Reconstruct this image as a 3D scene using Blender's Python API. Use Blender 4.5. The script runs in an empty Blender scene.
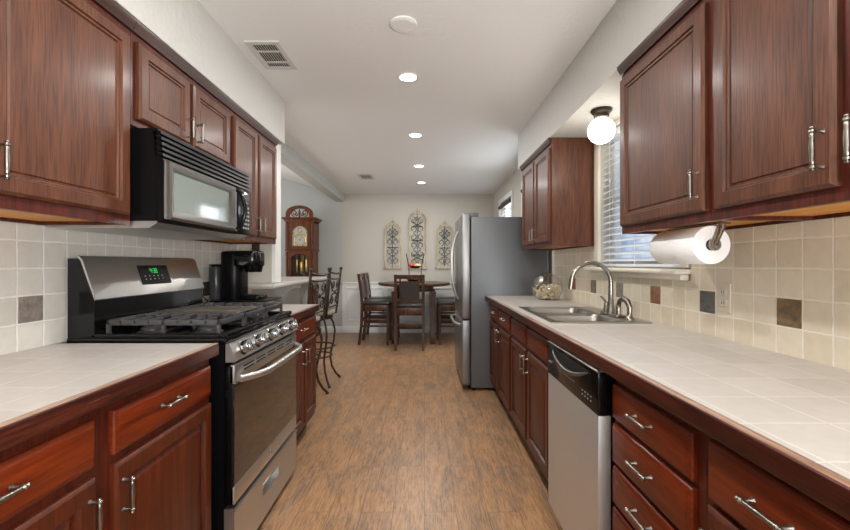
import bpy, bmesh, math, random
from mathutils import Vector, Matrix
random.seed(7)
SC = bpy.context.scene
COL = SC.collection
PI = math.pi

def S(r, g, b, a=1.0):
    f = lambda c: (c/255/12.92) if c/255 <= 0.04045 else (((c/255)+0.055)/1.055)**2.4
    return (f(r), f(g), f(b), a)

# ------------------------------------------------------------------ camera
CAMZ = 1.22
cam_d = bpy.data.cameras.new('camera'); cam = bpy.data.objects.new('camera', cam_d); COL.objects.link(cam)
cam.location = (0, 0, CAMZ); cam.rotation_euler = (PI/2, 0, 0)
cam_d.sensor_fit = 'HORIZONTAL'; cam_d.sensor_width = 36.0; cam_d.lens = 36.0*405/850
cam_d.shift_x = 0.5/850; cam_d.shift_y = -1.4/850
cam_d.clip_start = 0.02
SC.camera = cam

# ------------------------------------------------------------------ view, world, daylight, added fill
SC.view_settings.view_transform = 'Standard'; SC.view_settings.look = 'None'
SC.view_settings.gamma = 1.0; SC.view_settings.use_curve_mapping = False
SC.view_settings.exposure = -0.18
W = bpy.data.worlds.new('sky'); SC.world = W; W.use_nodes = True
wn = W.node_tree.nodes; wl = W.node_tree.links; wn.clear()
wo = wn.new('ShaderNodeOutputWorld'); wb = wn.new('ShaderNodeBackground'); wl.new(wb.outputs[0], wo.inputs[0])
wt = wn.new('ShaderNodeTexCoord'); wno = wn.new('ShaderNodeTexNoise'); wno.inputs['Scale'].default_value = 9; wno.inputs['Detail'].default_value = 5
wr = wn.new('ShaderNodeValToRGB'); wr.color_ramp.elements[0].position = .40; wr.color_ramp.elements[0].color = S(128, 152, 186)
wr.color_ramp.elements[1].position = .60; wr.color_ramp.elements[1].color = S(236, 246, 255)
wl.new(wt.outputs['Generated'], wno.inputs['Vector']); wl.new(wno.outputs['Fac'], wr.inputs[0]); wl.new(wr.outputs[0], wb.inputs[0])
wb.inputs[1].default_value = 1.55

def area(name, loc, rot, sx, sy, energy, color=(1, 1, 1), spread=PI):
    d = bpy.data.lights.new(name, 'AREA'); d.shape = 'RECTANGLE'; d.size = sx; d.size_y = sy; d.energy = energy; d.color = color; d.spread = spread
    o = bpy.data.objects.new(name, d); COL.objects.link(o); o.location = loc; o.rotation_euler = rot
    return o
# daylight through living room and dining windows; the fill lamps are added, unseen sources
area('rear_fill', (0, -2.45, 1.25), (PI/2, 0, PI), 2.3, 2.1, 30, (1, .99, .98))  # unseen lamp added as fill from behind the camera
area('ceiling_fill', (.82, -1.0, 1.22), Vector((-.50, .38, 1)).to_track_quat('-Z', 'Y').to_euler(), 1.0, 1.0, 140, (1, .995, .985))  # added lamp aimed upward, only there to brighten the ceiling
area('daylight_living', (-5.35, 3.6, 1.55), (PI/2, 0, -PI/2), 2.6, 1.7, 95, (.97, .98, 1))
area('living_fill', (-3.2, 4.6, 1.3), (PI, 0, 0), 1.6, 1.6, 30, (1, .98, .95))  # added uplight out of view, fills the living room ceiling
area('daylight_dining', (1.40, 6.1, 1.5), (PI/2, 0, PI/2), .85, 1.2, 24, (.95, .98, 1))
area('daylight_dining_near', (1.40, 4.5, 1.5), (PI/2, 0, PI/2), .85, 1.2, 24, (.95, .98, 1))

# ------------------------------------------------------------------ material helpers
MATS = {}
def newmat(name):
    m = bpy.data.materials.new(name); m.use_nodes = True
    nt = m.node_tree; b = nt.nodes['Principled BSDF']
    return m, nt.nodes, nt.links, b
def plain(name, col, rough=.5, metal=0.0, coat=0.0, spec=.5, bump=0, bscale=200):
    m, n, l, b = newmat(name)
    b.inputs['Base Color'].default_value = col; b.inputs['Roughness'].default_value = rough; b.inputs['Metallic'].default_value = metal
    b.inputs['Coat Weight'].default_value = coat; b.inputs['Specular IOR Level'].default_value = spec
    tc = n.new('ShaderNodeTexCoord'); no = n.new('ShaderNodeTexNoise'); no.inputs['Scale'].default_value = bscale; no.inputs['Detail'].default_value = 3
    l.new(tc.outputs['Object'], no.inputs['Vector'])
    if bump:
        bp = n.new('ShaderNodeBump'); bp.inputs['Strength'].default_value = bump; bp.inputs['Distance'].default_value = .004
        l.new(no.outputs['Fac'], bp.inputs['Height']); l.new(bp.outputs[0], b.inputs['Normal'])
    mr = n.new('ShaderNodeMapRange'); mr.inputs['To Min'].default_value = max(0, rough-.04); mr.inputs['To Max'].default_value = min(1, rough+.04)
    l.new(no.outputs['Fac'], mr.inputs['Value']); l.new(mr.outputs[0], b.inputs['Roughness'])
    return m
def objrand(n, l):
    tc = n.new('ShaderNodeTexCoord'); oi = n.new('ShaderNodeObjectInfo')
    mu = n.new('ShaderNodeMath'); mu.operation = 'MULTIPLY'; mu.inputs[1].default_value = 13.7; l.new(oi.outputs['Random'], mu.inputs[0])
    va = n.new('ShaderNodeVectorMath'); va.operation = 'ADD'; l.new(tc.outputs['Object'], va.inputs[0]); l.new(mu.outputs[0], va.inputs[1])
    return va.outputs[0]
def wood(name, dark, mid, light, axis='z', rough=.38, coat=.25, stretch=16, scale=2.2, pore=.55, wear=None):
    m, n, l, b = newmat(name)
    v = objrand(n, l)
    mp = n.new('ShaderNodeMapping'); sc = [stretch]*3; sc['xyz'.index(axis)] = 1.0; mp.inputs['Scale'].default_value = sc
    l.new(v, mp.inputs['Vector'])
    no = n.new('ShaderNodeTexNoise'); no.inputs['Scale'].default_value = scale; no.inputs['Detail'].default_value = 6; no.inputs['Distortion'].default_value = .9
    l.new(mp.outputs[0], no.inputs['Vector'])
    r = n.new('ShaderNodeValToRGB'); e = r.color_ramp.elements; e[0].position = .30; e[0].color = dark; e[1].position = .72; e[1].color = light
    x = r.color_ramp.elements.new(.5); x.color = mid
    l.new(no.outputs['Fac'], r.inputs[0])
    mp2 = n.new('ShaderNodeMapping'); sc2 = [190]*3; sc2['xyz'.index(axis)] = 9.0; mp2.inputs['Scale'].default_value = sc2; l.new(v, mp2.inputs['Vector'])
    n2 = n.new('ShaderNodeTexNoise'); n2.inputs['Scale'].default_value = 1.0; n2.inputs['Detail'].default_value = 2; l.new(mp2.outputs[0], n2.inputs['Vector'])
    r2 = n.new('ShaderNodeValToRGB'); r2.color_ramp.elements[0].position = .36; r2.color_ramp.elements[0].color = (1-pore,)*3+(1,); r2.color_ramp.elements[1].position = .56; r2.color_ramp.elements[1].color = (1, 1, 1, 1)
    l.new(n2.outputs['Fac'], r2.inputs[0])
    mx = n.new('ShaderNodeMix'); mx.data_type = 'RGBA'; mx.blend_type = 'MULTIPLY'; mx.inputs['Factor'].default_value = 1.0
    l.new(r.outputs[0], mx.inputs['A']); l.new(r2.outputs[0], mx.inputs['B'])
    out = mx.outputs['Result']
    if wear:
        n3 = n.new('ShaderNodeTexNoise'); n3.inputs['Scale'].default_value = 1.0; n3.inputs['Detail'].default_value = 5; n3.inputs['Roughness'].default_value = .75
        mp3 = n.new('ShaderNodeMapping'); s3 = [70]*3; s3['xyz'.index(axis)] = 5; mp3.inputs['Scale'].default_value = s3; l.new(v, mp3.inputs['Vector']); l.new(mp3.outputs[0], n3.inputs['Vector'])
        r3 = n.new('ShaderNodeValToRGB'); r3.color_ramp.elements[0].position = .64; r3.color_ramp.elements[0].color = (0, 0, 0, 1); r3.color_ramp.elements[1].position = .74; r3.color_ramp.elements[1].color = (1, 1, 1, 1)
        l.new(n3.outputs['Fac'], r3.inputs[0])
        m3 = n.new('ShaderNodeMix'); m3.data_type = 'RGBA'; l.new(r3.outputs[0], m3.inputs['Factor']); l.new(out, m3.inputs['A']); m3.inputs['B'].default_value = wear
        out = m3.outputs['Result']
    l.new(out, b.inputs['Base Color'])
    b.inputs['Roughness'].default_value = rough; b.inputs['Coat Weight'].default_value = coat*.6; b.inputs['Coat Roughness'].default_value = .2; b.inputs['Specular IOR Level'].default_value = .3
    bp = n.new('ShaderNodeBump'); bp.inputs['Strength'].default_value = .25; bp.inputs['Distance'].default_value = .001
    l.new(n2.outputs['Fac'], bp.inputs['Height']); l.new(bp.outputs[0], b.inputs['Normal'])
    return m
def tiles(name, u, v, u0, v0, pw, ph, c1, c2, grout, rough=.4, mortar=.0026, wobble=.003, bump=.35, mott=.12, offset=0.0):
    m, n, l, b = newmat(name)
    tc = n.new('ShaderNodeTexCoord')
    nz = n.new('ShaderNodeTexNoise'); nz.inputs['Scale'].default_value = 22; nz.inputs['Detail'].default_value = 2; l.new(tc.outputs['Object'], nz.inputs['Vector'])
    sb = n.new('ShaderNodeVectorMath'); sb.operation = 'SUBTRACT'; l.new(nz.outputs['Color'], sb.inputs[0]); sb.inputs[1].default_value = (.5, .5, .5)
    sl = n.new('ShaderNodeVectorMath'); sl.operation = 'SCALE'; l.new(sb.outputs[0], sl.inputs[0]); sl.inputs['Scale'].default_value = wobble
    ad = n.new('ShaderNodeVectorMath'); ad.operation = 'ADD'; l.new(tc.outputs['Object'], ad.inputs[0]); l.new(sl.outputs[0], ad.inputs[1])
    sx = n.new('ShaderNodeSeparateXYZ'); l.new(ad.outputs[0], sx.inputs[0])
    def off(sock, o):
        q = n.new('ShaderNodeMath'); q.operation = 'SUBTRACT'; l.new(sock, q.inputs[0]); q.inputs[1].default_value = o; return q.outputs[0]
    cx = n.new('ShaderNodeCombineXYZ'); l.new(off(sx.outputs['XYZ'.index(u)], u0), cx.inputs[0]); l.new(off(sx.outputs['XYZ'.index(v)], v0), cx.inputs[1])
    br = n.new('ShaderNodeTexBrick'); br.offset = offset; br.squash = 1.0
    br.inputs['Scale'].default_value = 1.0; br.inputs['Brick Width'].default_value = pw; br.inputs['Row Height'].default_value = ph
    br.inputs['Mortar Size'].default_value = mortar; br.inputs['Mortar Smooth'].default_value = .5; br.inputs['Bias'].default_value = 0
    br.inputs['Color1'].default_value = c1; br.inputs['Color2'].default_value = c2; br.inputs['Mortar'].default_value = grout
    l.new(cx.outputs[0], br.inputs['Vector'])
    n2 = n.new('ShaderNodeTexNoise'); n2.inputs['Scale'].default_value = 30; n2.inputs['Detail'].default_value = 6; l.new(tc.outputs['Object'], n2.inputs['Vector'])
    mr = n.new('ShaderNodeMapRange'); mr.inputs['To Min'].default_value = 1-mott; mr.inputs['To Max'].default_value = 1+mott*.5; l.new(n2.outputs['Fac'], mr.inputs['Value'])
    mx = n.new('ShaderNodeMix'); mx.data_type = 'RGBA'; mx.blend_type = 'MULTIPLY'; mx.inputs['Factor'].default_value = 1
    l.new(br.outputs['Color'], mx.inputs['A']); l.new(mr.outputs[0], mx.inputs['B']); l.new(mx.outputs['Result'], b.inputs['Base Color'])
    b.inputs['Roughness'].default_value = rough
    ht = n.new('ShaderNodeMath'); ht.operation = 'MULTIPLY_ADD'; l.new(br.outputs['Fac'], ht.inputs[0]); ht.inputs[1].default_value = -1.0
    n2b = n.new('ShaderNodeMath'); n2b.operation = 'MULTIPLY'; l.new(n2.outputs['Fac'], n2b.inputs[0]); n2b.inputs[1].default_value = .5; l.new(n2b.outputs[0], ht.inputs[2])
    bp = n.new('ShaderNodeBump'); bp.inputs['Strength'].default_value = bump; bp.inputs['Distance'].default_value = .003
    l.new(ht.outputs[0], bp.inputs['Height']); l.new(bp.outputs[0], b.inputs['Normal'])
    return m
def paint(name, col, tex=.3, scale=70, rough=.6):
    m, n, l, b = newmat(name)
    b.inputs['Base Color'].default_value = col; b.inputs['Roughness'].default_value = rough; b.inputs['Specular IOR Level'].default_value = .25
    tc = n.new('ShaderNodeTexCoord'); no = n.new('ShaderNodeTexNoise'); no.inputs['Scale'].default_value = scale; no.inputs['Detail'].default_value = 4
    l.new(tc.outputs['Object'], no.inputs['Vector'])
    vo = n.new('ShaderNodeTexNoise'); vo.inputs['Scale'].default_value = scale*.22; vo.inputs['Detail'].default_value = 2; vo.inputs['Distortion'].default_value = 1.5; l.new(tc.outputs['Object'], vo.inputs['Vector'])
    ad = n.new('ShaderNodeMath'); ad.operation = 'ADD'; l.new(no.outputs['Fac'], ad.inputs[0]); l.new(vo.outputs['Fac'], ad.inputs[1])
    bp = n.new('ShaderNodeBump'); bp.inputs['Strength'].default_value = tex; bp.inputs['Distance'].default_value = .006
    l.new(ad.outputs[0], bp.inputs['Height']); l.new(bp.outputs[0], b.inputs['Normal'])
    return m
def brushed(name, col, rough=.3, axis='y', amt=.10, metal=1.0):
    m, n, l, b = newmat(name)
    tc = n.new('ShaderNodeTexCoord'); mp = n.new('ShaderNodeMapping'); sc = [260]*3; sc['xyz'.index(axis)] = 3; mp.inputs['Scale'].default_value = sc
    l.new(tc.outputs['Object'], mp.inputs['Vector']); no = n.new('ShaderNodeTexNoise'); no.inputs['Scale'].default_value = 1; no.inputs['Detail'].default_value = 2; l.new(mp.outputs[0], no.inputs['Vector'])
    mr = n.new('ShaderNodeMapRange'); mr.inputs['To Min'].default_value = rough-amt*.5; mr.inputs['To Max'].default_value = rough+amt; l.new(no.outputs['Fac'], mr.inputs['Value']); l.new(mr.outputs[0], b.inputs['Roughness'])
    b.inputs['Base Color'].default_value = col; b.inputs['Metallic'].default_value = metal
    return m
def emit(name, col, st):
    m, n, l, b = newmat(name)
    b.inputs['Base Color'].default_value = col; b.inputs['Emission Color'].default_value = col; b.inputs['Emission Strength'].default_value = st
    return m
def thin_glass(name, tint=(1, 1, 1, 1), refl=1.0):
    m, n, l, b = newmat(name); n.remove(b)
    o = [x for x in n if x.type == 'OUTPUT_MATERIAL'][0]
    t = n.new('ShaderNodeBsdfTransparent'); t.inputs[0].default_value = tint
    g = n.new('ShaderNodeBsdfGlossy'); g.inputs['Roughness'].default_value = .03
    f = n.new('ShaderNodeLayerWeight'); f.inputs[0].default_value = .5
    p5 = n.new('ShaderNodeMath'); p5.operation = 'POWER'; p5.inputs[1].default_value = 4.5; l.new(f.outputs['Facing'], p5.inputs[0])
    k = n.new('ShaderNodeMath'); k.operation = 'MULTIPLY_ADD'; k.inputs[1].default_value = .7*refl; k.inputs[2].default_value = .05*refl; l.new(p5.outputs[0], k.inputs[0])
    mx = n.new('ShaderNodeMixShader'); l.new(k.outputs[0], mx.inputs[0]); l.new(t.outputs[0], mx.inputs[1]); l.new(g.outputs[0], mx.inputs[2]); l.new(mx.outputs[0], o.inputs[0])
    return m

CHERRY = dict(dark=S(78, 25, 6), mid=S(104, 36, 7), light=S(120, 45, 11))
OAK = dict(dark=S(80, 45, 29), mid=S(95, 55, 36), light=S(108, 66, 44))
M = {}
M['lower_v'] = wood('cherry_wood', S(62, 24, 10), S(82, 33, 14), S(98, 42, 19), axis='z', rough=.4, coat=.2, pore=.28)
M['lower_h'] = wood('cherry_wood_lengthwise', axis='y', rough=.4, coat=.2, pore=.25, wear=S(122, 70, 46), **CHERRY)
M['edge'] = wood('worn_cherry_edge', S(46, 17, 10), S(66, 26, 16), S(84, 36, 23), axis='y', rough=.4, coat=.2, pore=.45, wear=S(128, 86, 68))
M['upper_v'] = wood('oak_stained', axis='z', rough=.42, coat=.2, pore=.42, stretch=9, scale=1.3, **OAK)
M['upper_h'] = wood('oak_stained_lengthwise', axis='y', rough=.42, coat=.25, pore=.38, **OAK)
M['frame'] = wood('cherry_frame', S(54, 18, 10), S(78, 28, 16), S(96, 38, 22), axis='z', rough=.4, coat=.3, pore=.3)
M['crown'] = wood('dark_crown', S(44, 22, 14), S(62, 34, 23), S(78, 46, 32), axis='y', rough=.42, coat=.25, pore=.3)
M['maple'] = wood('raw_maple', S(204, 134, 52), S(216, 150, 62), S(226, 164, 78), axis='y', rough=.5, coat=.05, pore=.08)
M['toe'] = plain('toe_black', S(26, 18, 15), .7)
M['pewter'] = plain('pewter', S(150, 145, 136), .30, 1.0)
M['bs_r'] = tiles('tumbled_tile', 'Y', 'Z', 1.295, 1.0075, .09715, .0975, S(224, 214, 194), S(211, 199, 177), S(234, 228, 214), wobble=.007, mortar=.004)
M['bs_l'] = tiles('tumbled_tile_grey', 'Y', 'Z', 1.401, 1.0085, .0975, .0975, S(210, 207, 199), S(199, 195, 186), S(228, 226, 221), wobble=.006, mortar=.004)
M['ct'] = tiles('worktop_tile', 'X', 'Y', .03, .02, .152, .152, S(192, 187, 182), S(183, 177, 171), S(206, 202, 197), rough=.36, mortar=.003, wobble=.003, bump=.2, mott=.13)
M['wall'] = paint('wall_paint', S(190, 185, 174), .2)
M['soffit'] = paint('soffit_paint', S(196, 195, 191), .55, 40)
M['ceil'] = paint('ceiling_paint', S(232, 232, 230), .35, 55, .8)
M['living'] = paint('living_wall_paint', S(184, 186, 182), .2)
M['white'] = paint('white_trim', S(226, 226, 222), .04, 40, .4)
M['cream'] = paint('cream_trim', S(224, 218, 204), .04, 40, .4)
M['barpanel'] = paint('bar_panel_paint', S(190, 188, 182), .3)
M['steel'] = brushed('stainless', S(198, 196, 192), .33, 'y', .10, .95)
M['steel_v'] = brushed('stainless_upright', S(212, 210, 206), .42, 'z', .10, .8)
M['steel_dk'] = brushed('dark_stainless', S(120, 118, 114), .34, 'y')
M['chrome'] = plain('satin_nickel', S(150, 146, 139), .28, 1.0)
M['chrome_dk'] = plain('knob_chrome', S(150, 150, 150), .18, 1.0)
M['mwfront'] = brushed('charcoal_metal', S(118, 115, 111), .34, 'y', .1, .8)
M['steel_fr'] = brushed('fridge_steel', S(150, 150, 150), .36, 'z', .1, .9)
M['sheen'] = wood('edge_sheen', S(138, 102, 82), S(172, 138, 116), S(196, 168, 148), axis='y', rough=.4, coat=.2, pore=.3)  # pale tone paints the bright ceiling's reflection on the glossy wood edge
M['sink'] = brushed('sink_steel', S(168, 164, 156), .28, 'y')
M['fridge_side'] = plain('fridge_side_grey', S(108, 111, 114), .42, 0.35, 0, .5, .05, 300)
M['black'] = plain('black_enamel', S(10, 10, 11), .16, 0, 0, .3)
M['black_m'] = plain('black_plastic', S(9, 9, 10), .36, 0, 0, .2)
M['iron'] = plain('cast_iron', S(74, 74, 75), .34, .3)
M['griddle'] = plain('griddle_plate', S(112, 104, 96), .42, .6)
M['ovenglass'] = plain('oven_glass', S(34, 26, 20), .06, 0, .6, .9)
M['mwglass'] = plain('microwave_glass', S(126, 136, 132), .10, 0, .8, .8)
M['darkgrey'] = plain('charcoal', S(52, 52, 53), .45)
M['btn'] = plain('pale_button', S(150, 150, 148), .5)
M['green'] = emit('green_digits', S(50, 190, 80), .9)
M['white_pl'] = plain('white_plastic', S(228, 226, 220), .4)
M['beige_pl'] = plain('beige_plastic', S(206, 198, 182), .45)
M['paper'] = plain('paper', S(240, 240, 240), .9, 0, 0, .1, .4, 160)
M['glass'] = thin_glass('window_glass')
M['jar'] = thin_glass('jar_glass', (.94, .95, .94, 1), 2.2)
M['walnut'] = wood('dark_walnut', S(48, 28, 16), S(70, 43, 26), S(92, 58, 36), axis='z', rough=.36, coat=.3, pore=.3)
M['leather'] = plain('black_leather', S(40, 37, 34), .38, 0, .1, .5, .15, 120)
M['clockwood'] = wood('clock_cherry', S(64, 28, 8), S(96, 47, 15), S(120, 66, 24), axis='z', rough=.38, coat=.25, pore=.2)
M['brass'] = plain('brass', S(200, 168, 96), .25, 1.0)
M['dial'] = plain('silver_dial', S(186, 182, 168), .32, .4)
M['black_flat'] = plain('black_flat', S(14, 14, 14), .7)
M['stool_iron'] = plain('bronzed_iron', S(66, 56, 48), .42, .6)
M['stool_seat'] = plain('stool_cushion', S(150, 142, 128), .6, 0, 0, .4, .2, 90)
M['artwood'] = wood('weathered_wood', S(150, 136, 110), S(190, 176, 150), S(214, 204, 184), axis='z', rough=.75, coat=0, pore=.35)
M['artiron'] = plain('black_iron', S(44, 42, 40), .5, .4)
M['red'] = plain('red_fruit', S(206, 62, 48), .35)
M['yellow'] = plain('cream_fruit', S(226, 206, 150), .45)
M['leaf'] = plain('green_leaf', S(96, 104, 60), .6)
M['snack'] = plain('biscuit', S(226, 208, 174), .8, 0, 0, .2, .4, 80)
M['slat'] = plain('blind_slat', S(222, 226, 232), .5)
M['bulb'] = emit('globe_glow', (1, .95, .86, 1), 7)
M['led'] = emit('downlight_glow', (1, .97, .92, 1), 14)
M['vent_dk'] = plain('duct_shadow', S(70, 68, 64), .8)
M['vent_w'] = plain('vent_enamel', S(206, 204, 198), .5)
M['smoke'] = plain('smoke_grey_plastic', S(60, 62, 64), .25)
M['shade'] = plain('woven_shade', S(70, 62, 56), .8)

def floor_mat():
    m, n, l, b = newmat('wood_plank_floor')
    tc = n.new('ShaderNodeTexCoord'); sx = n.new('ShaderNodeSeparateXYZ'); l.new(tc.outputs['Object'], sx.inputs[0])
    cx = n.new('ShaderNodeCombineXYZ'); l.new(sx.outputs[1], cx.inputs[0]); l.new(sx.outputs[0], cx.inputs[1])
    br = n.new('ShaderNodeTexBrick'); br.offset = .37; br.offset_frequency = 2; br.inputs['Scale'].default_value = 1
    br.inputs['Brick Width'].default_value = 1.22; br.inputs['Row Height'].default_value = .155; br.inputs['Mortar Size'].default_value = .0016; br.inputs['Mortar Smooth'].default_value = .2
    br.inputs['Color1'].default_value = (0, 0, 0, 1); br.inputs['Color2'].default_value = (1, 1, 1, 1); br.inputs['Mortar'].default_value = (.5, .5, .5, 1)
    l.new(cx.outputs[0], br.inputs['Vector'])
    sep = n.new('ShaderNodeSeparateColor'); l.new(br.outputs['Color'], sep.inputs[0])
    mu = n.new('ShaderNodeMath'); mu.operation = 'MULTIPLY'; mu.inputs[1].default_value = 9; l.new(sep.outputs[0], mu.inputs[0])
    va = n.new('ShaderNodeVectorMath'); va.operation = 'ADD'; l.new(tc.outputs['Object'], va.inputs[0]); l.new(mu.outputs[0], va.inputs[1])
    def nz(scale, sc, det, dist, ro=.6):
        mp = n.new('ShaderNodeMapping'); mp.inputs['Scale'].default_value = sc; l.new(va.outputs[0], mp.inputs['Vector'])
        q = n.new('ShaderNodeTexNoise'); q.inputs['Scale'].default_value = scale; q.inputs['Detail'].default_value = det; q.inputs['Distortion'].default_value = dist; q.inputs['Roughness'].default_value = ro
        l.new(mp.outputs[0], q.inputs['Vector']); return q.outputs['Fac']
    a = nz(2.6, (3.6, 1, 1), 9, .8, .74)
    r = n.new('ShaderNodeValToRGB'); e = r.color_ramp.elements
    e[0].position = .25; e[0].color = S(128, 106, 88); e[1].position = .78; e[1].color = S(198, 160, 122)
    for p, c in ((.42, S(152, 123, 98)), (.52, S(174, 135, 100)), (.62, S(186, 142, 100))):
        k = e.new(p); k.color = c
    l.new(a, r.inputs[0])
    g = nz(1.0, (120, 11, 10), 5, .5, .75)
    r2 = n.new('ShaderNodeValToRGB'); r2.color_ramp.elements[0].position = .33; r2.color_ramp.elements[0].color = S(184, 174, 164); r2.color_ramp.elements[1].position = .58; r2.color_ramp.elements[1].color = (1, 1, 1, 1)
    l.new(g, r2.inputs[0])
    mx = n.new('ShaderNodeMix'); mx.data_type = 'RGBA'; mx.blend_type = 'MULTIPLY'; mx.inputs['Factor'].default_value = 1; l.new(r.outputs[0], mx.inputs['A']); l.new(r2.outputs[0], mx.inputs['B'])
    # joint lines
    m2 = n.new('ShaderNodeMix'); m2.data_type = 'RGBA'; m2.blend_type = 'MIX'; f = n.new('ShaderNodeMath'); f.operation = 'MULTIPLY'; f.inputs[1].default_value = .55; l.new(br.outputs['Fac'], f.inputs[0])
    l.new(f.outputs[0], m2.inputs['Factor']); l.new(mx.outputs['Result'], m2.inputs['A']); m2.inputs['B'].default_value = S(60, 44, 32)
    l.new(m2.outputs['Result'], b.inputs['Base Color'])
    mr = n.new('ShaderNodeMapRange'); mr.inputs['To Min'].default_value = .24; mr.inputs['To Max'].default_value = .46; l.new(g, mr.inputs['Value']); l.new(mr.outputs[0], b.inputs['Roughness'])
    ad = n.new('ShaderNodeMath'); ad.operation = 'SUBTRACT'; l.new(g, ad.inputs[0]); l.new(br.outputs['Fac'], ad.inputs[1])
    bp = n.new('ShaderNodeBump'); bp.inputs['Strength'].default_value = .28; bp.inputs['Distance'].default_value = .002; l.new(ad.outputs[0], bp.inputs['Height']); l.new(bp.outputs[0], b.inputs['Normal'])
    return m
M['floor'] = floor_mat()

def slate(name, c1, c2, split=None):
    m, n, l, b = newmat(name)
    tc = n.new('ShaderNodeTexCoord'); no = n.new('ShaderNodeTexNoise'); no.inputs['Scale'].default_value = 26; no.inputs['Detail'].default_value = 7; no.inputs['Roughness'].default_value = .7
    l.new(tc.outputs['Object'], no.inputs['Vector'])
    r = n.new('ShaderNodeValToRGB'); r.color_ramp.elements[0].position = .36; r.color_ramp.elements[0].color = c1; r.color_ramp.elements[1].position = .64; r.color_ramp.elements[1].color = c2
    l.new(no.outputs['Fac'], r.inputs[0]); l.new(r.outputs[0], b.inputs['Base Color']); b.inputs['Roughness'].default_value = .6
    bp = n.new('ShaderNodeBump'); bp.inputs['Strength'].default_value = .5; bp.inputs['Distance'].default_value = .003; l.new(no.outputs['Fac'], bp.inputs['Height']); l.new(bp.outputs[0], b.inputs['Normal'])
    return m

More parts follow.
